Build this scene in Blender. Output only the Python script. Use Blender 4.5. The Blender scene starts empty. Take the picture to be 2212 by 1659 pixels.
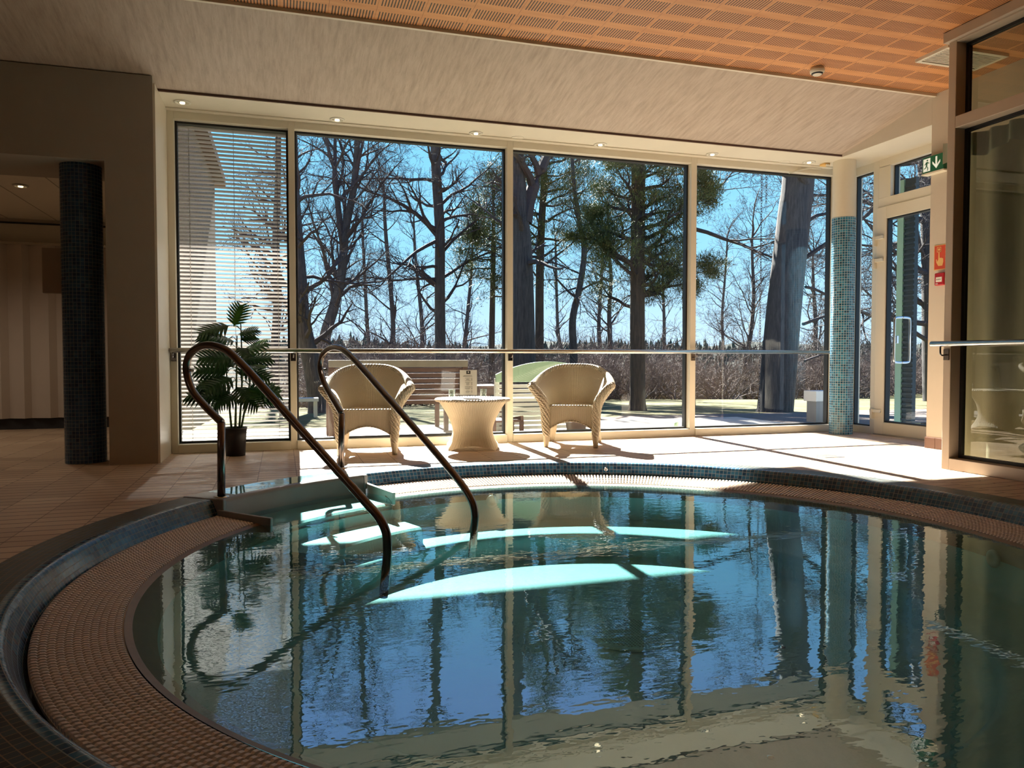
import bpy, math, random
from math import sin, cos, pi, radians, sqrt
from mathutils import Vector, Matrix

SC = bpy.context.scene
COL = SC.collection
# ------------------------------------------------------------------ camera
F_PX, CAM_H, HZ = 1620.0, 0.82, 775.0
YAW, PITCH = radians(17.1), math.atan((829.5 - HZ) / F_PX)
cam_d = bpy.data.cameras.new('camera')
cam = bpy.data.objects.new('camera', cam_d)
COL.objects.link(cam)
cam_d.sensor_fit = 'HORIZONTAL'
cam_d.sensor_width = 36.0
cam_d.lens = 36.0 * F_PX / 2212.0
cam_d.clip_start = 0.05
cam_d.clip_end = 900
cam.location = (0, 0, CAM_H)
cam.rotation_euler = (pi / 2 - PITCH, 0, -YAW)
SC.camera = cam
# ------------------------------------------------------------------ view
vs = SC.view_settings
vs.view_transform = 'Standard'
vs.look = 'None'
vs.gamma = 1.0
vs.use_curve_mapping = False
vs.exposure = 0.22
cy = SC.cycles
cy.max_bounces = 9
cy.diffuse_bounces = 5
cy.glossy_bounces = 4
cy.transmission_bounces = 6
cy.transparent_max_bounces = 16
cy.caustics_reflective = False
cy.caustics_refractive = False
cy.sample_clamp_indirect = 6.0
cy.use_denoising = True
# ------------------------------------------------------------------ sun
sun_d = bpy.data.lights.new('sun', 'SUN')
sun_d.energy = 34.0
sun_d.angle = radians(0.55)
sun_d.color = (1.0, 0.955, 0.86)
sun = bpy.data.objects.new('sun', sun_d)
COL.objects.link(sun)
SUN_EL = radians(36.6)
sdir = Vector((0.012, cos(SUN_EL), sin(SUN_EL)))
sun.rotation_euler = sdir.to_track_quat('Z', 'Y').to_euler()
sun.location = (0, 40, 30)
# ------------------------------------------------------------------ sky
world = bpy.data.worlds.new('sky')
SC.world = world
world.use_nodes = True
nt = world.node_tree
bg = nt.nodes['Background']
tc = nt.nodes.new('ShaderNodeTexCoord')
sx = nt.nodes.new('ShaderNodeSeparateXYZ')
rp = nt.nodes.new('ShaderNodeValToRGB')
nt.links.new(tc.outputs['Generated'], sx.inputs[0])
nt.links.new(sx.outputs['Z'], rp.inputs[0])
nt.links.new(rp.outputs[0], bg.inputs['Color'])
el = rp.color_ramp.elements
el[0].position = 0.0
el[0].color = (0.60, 0.76, 0.92, 1)
el[1].position = 1.0
el[1].color = (0.035, 0.13, 0.42, 1)
for p_, c_ in ((0.05, (0.50, 0.74, 0.94, 1)), (0.14, (0.31, 0.66, 0.92, 1)), (0.27, (0.21, 0.58, 0.88, 1)), (0.42, (0.25, 0.46, 0.88, 1)), (0.7, (0.08, 0.24, 0.66, 1))):
    e_ = el.new(p_)
    e_.color = c_
bg.inputs['Strength'].default_value = 1.2


# ================================================================== helpers
def at(px, py, Y=None, z=None, X=None):
    F = Vector((sin(YAW) * cos(PITCH), cos(YAW) * cos(PITCH), -sin(PITCH)))
    R = Vector((cos(YAW), -sin(YAW), 0))
    U = R.cross(F)
    r = F + R * ((px - 1106) / F_PX) - U * ((py - 829.5) / F_PX)
    c = Vector((0, 0, CAM_H))
    if Y is not None:
        return c + r * (Y / r.y)
    if X is not None:
        return c + r * (X / r.x)
    return c + r * ((z - CAM_H) / r.z)


class MB:
    def __init__(s):
        s.v, s.f, s.uv = [], [], []

    def add(s, vs_, fs_, uvs=None):
        b = len(s.v)
        s.v.extend(vs_)
        for i, f in enumerate(fs_):
            s.f.append(tuple(b + k for k in f))
            s.uv.append(uvs[i] if uvs else None)

    def box(s, x0, x1, y0, y1, z0, z1, M=None):
        v = [(x0, y0, z0), (x1, y0, z0), (x1, y1, z0), (x0, y1, z0), (x0, y0, z1), (x1, y0, z1), (x1, y1, z1), (x0, y1, z1)]
        if M is not None:
            v = [tuple(M @ Vector(p)) for p in v]
        s.add(v, [(0, 3, 2, 1), (4, 5, 6, 7), (0, 1, 5, 4), (1, 2, 6, 5), (2, 3, 7, 6), (3, 0, 4, 7)])
        return s

    def bar(s, a, b, w, h=None):
        a, b = Vector(a), Vector(b)
        h = h or w
        d = (b - a).normalized()
        up = Vector((0, 0, 1)) if abs(d.z) < .95 else Vector((0, 1, 0))
        r = d.cross(up).normalized() * w / 2
        u = r.cross(d).normalized() * h / 2
        v = []
        for p in (a, b):
            for i, j in ((-1, -1), (1, -1), (1, 1), (-1, 1)):
                v.append(tuple(p + r * i + u * j))
        s.add(v, [(0, 1, 2, 3), (7, 6, 5, 4), (0, 4, 5, 1), (1, 5, 6, 2), (2, 6, 7, 3), (3, 7, 4, 0)])
        return s

    def tube(s, pts, rad, n=10, cap=True, uv=False):
        pts = [Vector(p) for p in pts]
        m = len(pts)
        if not hasattr(rad, '__len__'):
            rad = [rad] * m
        d = [(pts[min(i + 1, m - 1)] - pts[max(i - 1, 0)]).normalized() for i in range(m)]
        ref = Vector((0, 0, 1)) if abs(d[0].z) < .9 else Vector((1, 0, 0))
        nrm = d[0].cross(ref).normalized()
        v, f, u = [], [], []
        L = 0
        Ls = []
        for i in range(m):
            if i:
                L += (pts[i] - pts[i - 1]).length
            Ls.append(L)
            nrm = (nrm - d[i] * nrm.dot(d[i])).normalized()
            bn = d[i].cross(nrm)
            for k in range(n):
                a = 2 * pi * k / n
                v.append(tuple(pts[i] + (nrm * cos(a) + bn * sin(a)) * rad[i]))
        for i in range(m - 1):
            for k in range(n):
                k2 = (k + 1) % n
                f.append((i * n + k, i * n + k2, (i + 1) * n + k2, (i + 1) * n + k))
                rr = rad[i] * 2 * pi / n
                u.append([(k * rr, Ls[i]), ((k + 1) * rr, Ls[i]), ((k + 1) * rr, Ls[i + 1]), (k * rr, Ls[i + 1])])
        if cap:
            f.append(tuple(range(n - 1, -1, -1)))
            f.append(tuple((m - 1) * n + k for k in range(n)))
            u += [[(0, 0)] * n, [(0, 0)] * n]
        s.add(v, f, u)
        return s

    def lathe(s, prof, c=(0, 0, 0), n=32, a0=0, a1=2 * pi, M=None, rs=1.0, closed=None):
        """prof: (r, z) list; u = arc length at the reference radius, v = profile length"""
        full = abs(a1 - a0 - 2 * pi) < 1e-6
        m = len(prof)
        rref = max(p[0] for p in prof)
        v, f, u = [], [], []
        L = [0]
        for i in range(1, m):
            L.append(L[-1] + math.hypot(prof[i][0] - prof[i - 1][0], prof[i][1] - prof[i - 1][1]))
        na = n if full else n + 1
        for i in range(m):
            for k in range(na):
                a = a0 + (a1 - a0) * k / n
                p = Vector((c[0] + prof[i][0] * cos(a) * rs, c[1] + prof[i][0] * sin(a) * rs, c[2] + prof[i][1]))
                if M is not None:
                    p = M @ p
                v.append(tuple(p))
        for i in range(m - 1):
            for k in range(n):
                k2 = (k + 1) % na if full else k + 1
                f.append((i * na + k, i * na + k2, (i + 1) * na + k2, (i + 1) * na + k))
                s0, s1 = [(a1 - a0) * q / n * rref for q in (k, k + 1)]
                u.append([(s0, L[i]), (s1, L[i]), (s1, L[i + 1]), (s0, L[i + 1])])
        s.add(v, f, u)
        return s

    def prism(s, poly, fn, t):
        """poly 2D outline, fn(u, v, w) -> 3D, thickness t"""
        n = len(poly)
        v = [tuple(fn(a, b, 0)) for a, b in poly] + [tuple(fn(a, b, t)) for a, b in poly]
        f = [tuple(range(n)), tuple(range(2 * n - 1, n - 1, -1))]
        for i in range(n):
            j = (i + 1) % n
            f.append((i, i + n, j + n, j))
        s.add(v, f)
        return s

    def build(s, name, mat, parent=None, smooth=False, label=None, bevel=0, loc=None, auto=None):
        me = bpy.data.meshes.new(name)
        me.from_pydata(s.v, [], s.f)
        if any(x for x in s.uv):
            ul = me.uv_layers.new(name='UVMap')
            li = 0
            flat = []
            for fi, f in enumerate(s.f):
                q = s.uv[fi]
                for k in range(len(f)):
                    flat.extend(q[k] if q else (0.0, 0.0))
            ul.data.foreach_set('uv', flat)
        if smooth:
            me.shade_smooth()
        me.materials.append(mat)
        me.update()
        o = bpy.data.objects.new(name, me)
        COL.objects.link(o)
        if parent is not None:
            o.parent = parent
        if label:
            o['label'] = label
        if loc is not None:
            o.location = loc
        if bevel:
            b = o.modifiers.new('bevel', 'BEVEL')
            b.width = bevel
            b.segments = 2
            b.limit_method = 'ANGLE'
            b.angle_limit = radians(40)
        return o


def thing(name, label, cat, loc=(0, 0, 0), rz=0, group=None):
    o = bpy.data.objects.new(name, None)
    o.empty_display_size = 0.1
    COL.objects.link(o)
    o.location = loc
    o.rotation_euler = (0, 0, rz)
    return tag(o, label, cat, group)


def tag(o, label, cat, group=None, kind=None):
    o['label'] = label
    o['category'] = cat
    if group:
        o['group'] = group
    if kind:
        o['kind'] = kind
    return o


def struct(o, label=None, cat=None):
    o['kind'] = 'structure'
    if label:
        o['label'] = label
    if cat:
        o['category'] = cat
    return o


def dup(root, loc=None, rz=None, label=None, group=None, scale=None):
    r = root.copy()
    COL.objects.link(r)
    for ch in list(root.children):
        c = ch.copy()
        COL.objects.link(c)
        c.parent = r
        for g in list(ch.children):
            d = g.copy()
            COL.objects.link(d)
            d.parent = c
    if loc is not None:
        r.location = loc
    if rz is not None:
        r.rotation_euler = (0, 0, rz)
    if label:
        r['label'] = label
    if group:
        r['group'] = group
    if scale:
        r.scale = (scale,) * 3 if not hasattr(scale, '__len__') else scale
    return r


def smooth_pts(P, k=6):
    P = [Vector(p) for p in P]
    out = []
    for i in range(len(P) - 1):
        p0, p1, p2, p3 = P[max(i - 1, 0)], P[i], P[i + 1], P[min(i + 2, len(P) - 1)]
        for j in range(k):
            t = j / k
            out.append(0.5 * ((2 * p1) + (p2 - p0) * t + (2 * p0 - 5 * p1 + 4 * p2 - p3) * t * t + (3 * p1 - p0 - 3 * p2 + p3) * t ** 3))
    out.append(P[-1])
    return out


# ================================================================== materials
class NT:
    def __init__(s, name):
        s.m = bpy.data.materials.new(name)
        s.m.use_nodes = True
        s.t = s.m.node_tree
        s.b = s.t.nodes['Principled BSDF']
        s.out = s.t.nodes['Material Output']

    def n(s, typ, **kw):
        o = s.t.nodes.new(typ)
        for k, v in kw.items():
            setattr(o, k, v)
        return o

    def l(s, a, b):
        s.t.links.new(a, b)

    def m_(s, op, a, b=None, c=None):
        o = s.n('ShaderNodeMath', operation=op)
        for i, x in enumerate((a, b, c)):
            if x is None:
                continue
            if isinstance(x, (int, float)):
                o.inputs[i].default_value = x
            else:
                s.l(x, o.inputs[i])
        return o.outputs[0]

    def mix(s, fac, a, b, blend='MIX'):
        o = s.n('ShaderNodeMix', data_type='RGBA', blend_type=blend)
        for i, x in ((0, fac), (6, a), (7, b)):
            if isinstance(x, (int, float)):
                o.inputs[i].default_value = x
            elif isinstance(x, tuple):
                o.inputs[i].default_value = (*x, 1) if len(x) == 3 else x
            else:
                s.l(x, o.inputs[i])
        return o.outputs[2]

    def coords(s, kind='Object', scale=(1, 1, 1)):
        t = s.n('ShaderNodeTexCoord')
        mp = s.n('ShaderNodeMapping')
        mp.inputs['Scale'].default_value = scale
        s.l(t.outputs[kind], mp.inputs[0])
        return mp.outputs[0]

    def xyz(s, kind='Object'):
        t = s.n('ShaderNodeTexCoord')
        q = s.n('ShaderNodeSeparateXYZ')
        s.l(t.outputs[kind], q.inputs[0])
        return q.outputs

    def noise(s, vec, scale=5, detail=3, rough=.5, out='Fac'):
        o = s.n('ShaderNodeTexNoise')
        o.inputs['Scale'].default_value = scale
        o.inputs['Detail'].default_value = detail
        o.inputs['Roughness'].default_value = rough
        s.l(vec, o.inputs['Vector'])
        return o.outputs[out]

    def ramp(s, fac, stops):
        o = s.n('ShaderNodeValToRGB')
        e = o.color_ramp.elements
        while len(e) < len(stops):
            e.new(.5)
        for i, (p, c) in enumerate(stops):
            e[i].position = p
            e[i].color = (*c, 1)
        s.l(fac, o.inputs[0])
        return o.outputs[0]

    def white(s, a, b):
        c = s.n('ShaderNodeCombineXYZ')
        for i, x in enumerate((a, b)):
            if isinstance(x, (int, float)):
                c.inputs[i].default_value = x
            else:
                s.l(x, c.inputs[i])
        w = s.n('ShaderNodeTexWhiteNoise', noise_dimensions='3D')
        s.l(c.outputs[0], w.inputs['Vector'])
        return w.outputs['Value']

    def bump(s, h, strength=.3, dist=.01):
        o = s.n('ShaderNodeBump')
        o.inputs['Strength'].default_value = strength
        o.inputs['Distance'].default_value = dist
        s.l(h, o.inputs['Height'])
        s.l(o.outputs[0], s.b.inputs['Normal'])

    def base(s, c):
        if isinstance(c, tuple):
            s.b.inputs['Base Color'].default_value = (*c, 1)
        else:
            s.l(c, s.b.inputs['Base Color'])

    def rough(s, r):
        if isinstance(r, (int, float)):
            s.b.inputs['Roughness'].default_value = r
        else:
            s.l(r, s.b.inputs['Roughness'])


def plain(name, c, rough=.5, metal=0, var=.06, scale=8, bump=0, coat=0):
    t = NT(name)
    v = t.noise(t.coords(), scale, 3)
    k = t.m_('MULTIPLY_ADD', v, 2 * var, 1 - var)
    cc = t.n('ShaderNodeCombineColor')
    for i in range(3):
        t.l(t.m_('MULTIPLY', k, c[i]), cc.inputs[i])
    t.base(cc.outputs[0])
    t.rough(rough)
    t.b.inputs['Metallic'].default_value = metal
    if coat:
        t.b.inputs['Coat Weight'].default_value = coat
    if bump:
        t.bump(t.noise(t.coords(), scale * 12, 3), bump, .004)
    return t.m


def emis(name, c, s):
    t = NT(name)
    t.base((.8, .8, .8))
    t.b.inputs['Emission Color'].default_value = (*c, 1)
    t.b.inputs['Emission Strength'].default_value = s
    return t.m


def m_floor():
    t = NT('floor_tile')
    x, y, z = t.xyz()
    px = .258
    u = t.m_('DIVIDE', t.m_('SUBTRACT', x, .094), px)
    ci = t.m_('FLOOR', u)
    fu = t.m_('FRACT', u)
    off = t.white(ci, 3.0)
    v = t.m_('ADD', t.m_('DIVIDE', y, .106), off)
    vi = t.m_('FLOOR', v)
    fv = t.m_('FRACT', v)
    gx = t.m_('LESS_THAN', fu, .026)
    gy = t.m_('LESS_THAN', fv, .095)
    wob = t.m_('GREATER_THAN', t.noise(t.coords('Object', (6, 30, 1)), 1.0, 2), .36)
    gy = t.m_('MULTIPLY', gy, t.m_('MULTIPLY_ADD', wob, .7, .3))
    rnd = t.white(ci, t.m_('FLOOR', t.m_('DIVIDE', vi, 2)))
    tile = t.ramp(rnd, [(0, (.46, .32, .22)), (.5, (.58, .42, .295)), (1, (.66, .51, .37))])
    ns = t.noise(t.coords('Object'), 4, 5, .6)
    tile = t.mix(t.m_('MULTIPLY', ns, .35), tile, (.62, .50, .36))
    c = t.mix(gx, tile, (.30, .20, .13))
    c = t.mix(gy, c, (.085, .045, .025))
    t.base(c)
    t.rough(t.m_('MULTIPLY_ADD', ns, .25, .38))
    h = t.m_('SUBTRACT', 1, t.m_('MAXIMUM', gx, gy))
    t.bump(h, .5, .004)
    return t.m


def m_mosaic(name, cols, grout, p=.0285, gl=.12, rough=.22, uvk='UV'):
    t = NT(name)
    x, y, z = t.xyz(uvk)
    u = t.m_('DIVIDE', x, p)
    v = t.m_('DIVIDE', y, p)
    fu, fv = t.m_('FRACT', u), t.m_('FRACT', v)
    r = t.white(t.m_('FLOOR', u), t.m_('FLOOR', v))
    g = t.m_('MAXIMUM', t.m_('LESS_THAN', fu, gl), t.m_('LESS_THAN', fv, gl))
    c = t.ramp(r, [(i / (len(cols) - 1), k) for i, k in enumerate(cols)])
    t.base(t.mix(g, c, grout))
    t.rough(t.m_('MULTIPLY_ADD', g, .5, rough))
    t.bump(t.m_('SUBTRACT', 1, g), .5, .002)
    return t.m


def m_ceiling():
    t = NT('slotted_orange_panel')
    x, y, z = t.xyz()
    u = t.m_('DIVIDE', t.m_('SUBTRACT', x, 1.914), .3165)
    v = t.m_('DIVIDE', t.m_('SUBTRACT', y, 5.29), .2335)
    fu, fv = t.m_('FRACT', u), t.m_('FRACT', v)
    inu = t.m_('MULTIPLY', t.m_('GREATER_THAN', fu, .075), t.m_('LESS_THAN', fu, .965))
    inv = t.m_('LESS_THAN', fv, .62)
    sl = t.m_('LESS_THAN', t.m_('FRACT', t.m_('DIVIDE', t.m_('SUBTRACT', fu, .075), .0655)), .38)
    s = t.m_('MULTIPLY', t.m_('MULTIPLY', inu, inv), sl)
    seam = t.m_('LESS_THAN', fu, .008)
    ns = t.noise(t.coords('Object', (2, 14, 1)), 1.5, 4)
    c = t.ramp(ns, [(.3, (.62, .27, .10)), (.7, (.73, .35, .145))])
    c = t.mix(seam, c, (.30, .11, .04))
    t.base(t.mix(s, c, (.018, .006, .005)))
    t.rough(.42)
    t.bump(t.m_('SUBTRACT', 1, s), .4, .004)
    return t.m


def m_slope():
    t = NT('pale_limed_wood')
    a = t.noise(t.coords('Object', (14, 1.6, 1.6)), 2.2, 6, .65)
    b = t.noise(t.coords('Object', (90, 5, 5)), 2.0, 5, .7)
    c = t.ramp(a, [(.3, (.38, .295, .23)), (.55, (.49, .40, .32)), (.75, (.56, .47, .39))])
    c = t.mix(t.ramp(b, [(.30, (1, 1, 1)), (.42, (0, 0, 0))]), c, (.35, .27, .21))
    t.base(c)
    t.rough(.55)
    t.bump(b, .25, .003)
    return t.m


def m_glass(name, tint=(1, 1, 1), ior=1.5, rough=0.0):
    t = NT(name)
    t.t.nodes.remove(t.b)
    tr = t.n('ShaderNodeBsdfTransparent')
    tr.inputs[0].default_value = (*tint, 1)
    gl = t.n('ShaderNodeBsdfGlossy')
    gl.inputs['Roughness'].default_value = rough
    fr = t.n('ShaderNodeFresnel')
    fr.inputs['IOR'].default_value = ior
    mx = t.n('ShaderNodeMixShader')
    # the same pane seen from both sides behaves alike
    geo = t.n('ShaderNodeNewGeometry')
    inv = 1.0 / ior
    t.l(fr.outputs[0], mx.inputs[0])
    sel = t.n('ShaderNodeMix', data_type='FLOAT')
    t.l(geo.outputs['Backfacing'], sel.inputs[0])
    sel.inputs[2].default_value = ior
    sel.inputs[3].default_value = inv
    t.l(sel.outputs[0], fr.inputs['IOR'])
    t.l(tr.outputs[0], mx.inputs[1])
    t.l(gl.outputs[0], mx.inputs[2])
    t.l(mx.outputs[0], t.out.inputs[0])
    return t.m


def m_water():
    t = NT('pool_water')
    t.t.nodes.remove(t.b)
    tr = t.n('ShaderNodeBsdfTransparent')
    tr.inputs[0].default_value = (.60, .82, .82, 1)
    gl = t.n('ShaderNodeBsdfGlossy')
    gl.inputs['Roughness'].default_value = 0.0
    gl.inputs['Color'].default_value = (.80, .92, 1, 1)
    fr = t.n('ShaderNodeFresnel')
    geo = t.n('ShaderNodeNewGeometry')
    sel = t.n('ShaderNodeMix', data_type='FLOAT')
    t.l(geo.outputs['Backfacing'], sel.inputs[0])
    sel.inputs[2].default_value = 3.1
    sel.inputs[3].default_value = 1 / 3.1
    t.l(sel.outputs[0], fr.inputs['IOR'])
    n1 = t.noise(t.coords('Object', (1.0, 1.9, 1)), 8.5, 2, .5)
    n2 = t.noise(t.coords('Object', (1, 1.5, 1)), 22, 2, .5)
    big = t.noise(t.coords('Object'), 1.1, 1)
    amp = t.ramp(big, [(.35, (.35, .35, .35)), (.65, (1, 1, 1))])
    h = t.m_('MULTIPLY', t.m_('MULTIPLY_ADD', n2, .28, n1), amp)
    bp = t.n('ShaderNodeBump')
    bp.inputs['Strength'].default_value = .2
    bp.inputs['Distance'].default_value = .0042
    t.l(h, bp.inputs['Height'])
    t.l(bp.outputs[0], gl.inputs['Normal'])
    mx = t.n('ShaderNodeMixShader')
    t.l(fr.outputs[0], mx.inputs[0])
    t.l(tr.outputs[0], mx.inputs[1])
    t.l(gl.outputs[0], mx.inputs[2])
    t.l(mx.outputs[0], t.out.inputs[0])
    return t.m


def m_wicker():
    t = NT('cream_wicker')
    x, y, z = t.xyz('UV')
    wx = t.m_('SINE', t.m_('MULTIPLY', x, 2 * pi / .022))
    wy = t.m_('SINE', t.m_('ADD', t.m_('MULTIPLY', y, 2 * pi / .009), t.m_('MULTIPLY', t.m_('GREATER_THAN', wx, 0), pi)))
    h = t.m_('ADD', t.m_('MULTIPLY', t.m_('ABSOLUTE', wx), .9), t.m_('MULTIPLY', wy, .28))
    t.base(t.ramp(t.m_('MULTIPLY_ADD', h, .5, .3), [(.1, (.56, .46, .32)), (.6, (.78, .68, .51)), (1, (.84, .75, .58))]))
    t.rough(.5)
    t.bump(h, .7, .004)
    return t.m


def m_rope():
    t = NT('braided_wicker_edge')
    x, y, z = t.xyz('UV')
    w = t.m_('SINE', t.m_('MULTIPLY', t.m_('ADD', t.m_('MULTIPLY', x, .8), y), 2 * pi / .026))
    t.base(t.ramp(t.m_('MULTIPLY_ADD', w, .5, .5), [(0, (.62, .52, .37)), (.5, (.80, .70, .53)), (1, (.86, .77, .61))]))
    t.rough(.5)
    t.bump(w, .9, .006)
    return t.m


def m_bark(name, a, b, s=9):
    t = NT(name)
    n = t.noise(t.coords('Object', (s, s, .8)), 3.4, 6, .7)
    t.base(t.ramp(n, [(.35, a), (.65, b)]))
    t.rough(.9)
    t.bump(n, .8, .03)
    return t.m


def m_ground():
    t = NT('spring_lawn')
    n = t.noise(t.coords('Object'), .7, 5, .6)
    f = t.noise(t.coords('Object'), 22, 4, .7)
    c = t.ramp(n, [(.35, (.075, .10, .022)), (.5, (.16, .14, .045)), (.62, (.22, .185, .08))])
    c = t.mix(t.m_('MULTIPLY', f, .5), c, (.08, .07, .025))
    x, y, z = t.xyz()
    gr = t.ramp(t.noise(t.coords('Object'), 55, 2), [(.3, (.13, .10, .085)), (.7, (.26, .20, .17))])
    e = t.m_('ADD', t.m_('SUBTRACT', y, 8.6), t.m_('MULTIPLY', t.m_('SUBTRACT', n, .5), 2))
    m = t.m_('MULTIPLY', t.m_('GREATER_THAN', x, 3.2), t.m_('LESS_THAN', e, 3.0))
    t.base(t.mix(m, c, gr))
    t.rough(.95)
    t.bump(f, .8, .03)
    return t.m


def m_hill():
    t = NT('brushwood_hillside')
    n = t.noise(t.coords('Object', (1, 1, 2)), .22, 6, .7)
    f = t.noise(t.coords('Object', (1, .6, 1)), 1.6, 6, .75)
    c = t.ramp(n, [(.3, (.055, .045, .045)), (.5, (.095, .072, .064)), (.7, (.14, .115, .08))])
    c = t.mix(t.m_('MULTIPLY', f, .8), c, (.018, .02, .022))
    x, y, z = t.xyz()
    far = t.m_('SMOOTH_MIN', t.m_('MAXIMUM', t.m_('DIVIDE', t.m_('SUBTRACT', y, 85.0), 30.0), 0.0), 1.0, 0.05)
    t.base(t.mix(far, c, (.016, .024, .018)))
    t.rough(1)
    t.bump(f, 1, .5)
    return t.m


def m_brick():
    t = NT('pale_brick')
    x, y, z = t.xyz()
    cb = t.n('ShaderNodeCombineXYZ')
    t.l(t.m_('ADD', x, y), cb.inputs[0])
    t.l(z, cb.inputs[1])
    b = t.n('ShaderNodeTexBrick')
    b.inputs['Scale'].default_value = 1
    b.inputs['Brick Width'].default_value = .25
    b.inputs['Row Height'].default_value = .075
    b.inputs['Mortar Size'].default_value = .006
    b.inputs['Color1'].default_value = (.24, .175, .13, 1)
    b.inputs['Color2'].default_value = (.30, .23, .17, 1)
    b.inputs['Mortar'].default_value = (.3, .25, .2, 1)
    t.l(cb.outputs[0], b.inputs['Vector'])
    t.base(b.outputs[0])
    t.rough(.9)
    return t.m


def m_paver():
    t = NT('patio_paver')
    b = t.n('ShaderNodeTexBrick')
    b.inputs['Scale'].default_value = 1
    b.inputs['Brick Width'].default_value = .4
    b.inputs['Row Height'].default_value = .4
    b.offset = 0
    b.inputs['Mortar Size'].default_value = .006
    b.inputs['Color1'].default_value = (.50, .46, .42, 1)
    b.inputs['Color2'].default_value = (.56, .52, .47, 1)
    b.inputs['Mortar'].default_value = (.2, .18, .15, 1)
    t.l(t.coords(), b.inputs['Vector'])
    t.base(b.outputs[0])
    t.rough(.85)
    return t.m


def m_basin():
    t = NT('turquoise_pool_shell')
    n = t.noise(t.coords(), 3, 5, .6)
    t.base(t.ramp(n, [(.3, (.34, .62, .61)), (.7, (.41, .69, .68))]))
    t.rough(.5)
    t.bump(t.noise(t.coords(), 60, 3), .15, .004)
    return t.m


def m_curtain():
    t = NT('sheer_curtain')
    n = t.noise(t.coords('Object', (1, 1, .2)), 12, 3)
    t.base(t.ramp(n, [(.3, (.52, .48, .36)), (.7, (.62, .58, .45))]))
    t.rough(.9)
    t.bump(t.noise(t.coords(), 400, 2), .2, .002)
    return t.m


M = {}
M['floor'] = m_floor()
M['mos_dark'] = m_mosaic('dark_blue_mosaic', [(.016, .04, .10), (.02, .06, .14), (.026, .085, .18), (.04, .12, .23)], (.24, .28, .30))
M['mos_curb'] = m_mosaic('pool_rim_mosaic', [(.015, .055, .12), (.022, .10, .19), (.03, .14, .26), (.05, .20, .34)], (.30, .34, .34), gl=.10)
M['mos_ring'] = m_mosaic('slip_resistant_mosaic', [(.018, .03, .026), (.025, .045, .045), (.03, .07, .09)], (.30, .23, .17), p=.029, gl=.10, rough=.45)
M['mos_col'] = m_mosaic('turquoise_column_mosaic', [(.010, .06, .11), (.016, .11, .19), (.025, .17, .29), (.05, .25, .40)], (.42, .52, .54), p=.0262, gl=.13, rough=.15)
M['ceil'] = m_ceiling()
M['slope'] = m_slope()
M['white'] = plain('warm_white_paint', (.72, .66, .54), .5, var=.03)
M['frame'] = plain('cream_lacquered_aluminium', (.74, .68, .56), .35, var=.02)
M['frame2'] = plain('grey_beige_partition_frame', (.52, .43, .35), .4, var=.03)
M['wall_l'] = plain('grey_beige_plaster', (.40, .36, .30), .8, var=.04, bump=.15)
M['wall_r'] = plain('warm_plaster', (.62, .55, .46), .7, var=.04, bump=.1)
M['dark'] = plain('black_gasket', (.008, .008, .01), .5)
M['glass'] = m_glass('window_glass', (.93, .97, .98), 1.5)
M['glass_p'] = m_glass('tinted_partition_glass', (.42, .46, .38), 1.7)
M['tumbler'] = m_glass('clear_tumbler_glass', (.90, .95, .93), 1.6)
M['acryl'] = m_glass('clear_acrylic', (.93, .95, .97), 1.9)
M['water'] = m_water()
M['steel'] = plain('brushed_steel', (.62, .58, .52), .22, 1, var=.05, scale=30)
M['pipe'] = plain('dark_brushed_steel', (.20, .17, .16), .25, 1, var=.1, scale=30)
M['wick'] = m_wicker()
M['rope'] = m_rope()
M['grate'] = plain('cream_plastic_grating', (.80, .70, .60), .45, var=.08, scale=20, bump=.2)
M['stone'] = plain('grey_moulded_sill', (.30, .29, .28), .35, var=.08, scale=10)
M['lip'] = plain('stained_pool_lip', (.24, .17, .10), .5, var=.25, scale=14)
M['basin'] = m_basin()
M['blind'] = plain('white_slat_enamel', (.46, .43, .41), .4)
M['pot'] = plain('black_plastic', (.018, .018, .022), .45, bump=.05)
M['leafg'] = plain('deep_green_leaf', (.025, .10, .022), .35, var=.35, scale=6)
M['leafl'] = plain('fresh_green_leaf', (.06, .22, .03), .35, var=.25, scale=6)
M['stem'] = plain('green_stem', (.04, .09, .02), .5, var=.2)
M['bark'] = m_bark('grey_bark', (.035, .030, .034), (.10, .088, .085))
M['bark2'] = m_bark('brown_bark', (.035, .026, .025), (.11, .08, .06))
M['bush'] = plain('bush_twigs', (.17, .125, .11), .9, var=.3)
M['twig'] = plain('twig_bark', (.055, .042, .045), .9, var=.3)
M['needle'] = plain('pine_needles', (.10, .13, .045), .7, var=.4, scale=1.5)
M['needle2'] = plain('dark_conifer_needles', (.028, .05, .032), .8, var=.3, scale=.5)
M['ground'] = m_ground()
M['hill'] = m_hill()
M['brick'] = m_brick()
M['paver'] = m_paver()
M['oiled'] = plain('weathered_brown_wood', (.10, .048, .034), .6, var=.3, scale=12)
M['oiledl'] = plain('grey_weathered_wood', (.22, .19, .15), .7, var=.2, scale=12)
M['mint'] = plain('mint_green_enamel', (.36, .52, .36), .5)
M['wwood'] = plain('white_painted_slats', (.78, .78, .72), .5)
M['curt'] = m_curtain()
M['sheerw'] = plain('pale_valance_fabric', (.55, .60, .52), .9)
M['fold'] = plain('folding_wall_vinyl', (.52, .45, .39), .6, var=.05)
M['base'] = plain('dark_skirting', (.03, .03, .035), .5)
M['tileb'] = plain('brown_skirting_tile', (.22, .12, .09), .35)
M['green'] = plain('sign_green', (.0, .13, .055), .4, var=.02)
M['signw'] = emis('lit_sign_white', (.9, 1, .8), .35)
M['signh'] = plain('sign_housing', (.75, .72, .6), .5)
M['red'] = plain('alarm_red', (.42, .012, .02), .35, var=.03)
M['redo'] = plain('fire_sign_red', (.62, .07, .02), .5, var=.03)
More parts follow.
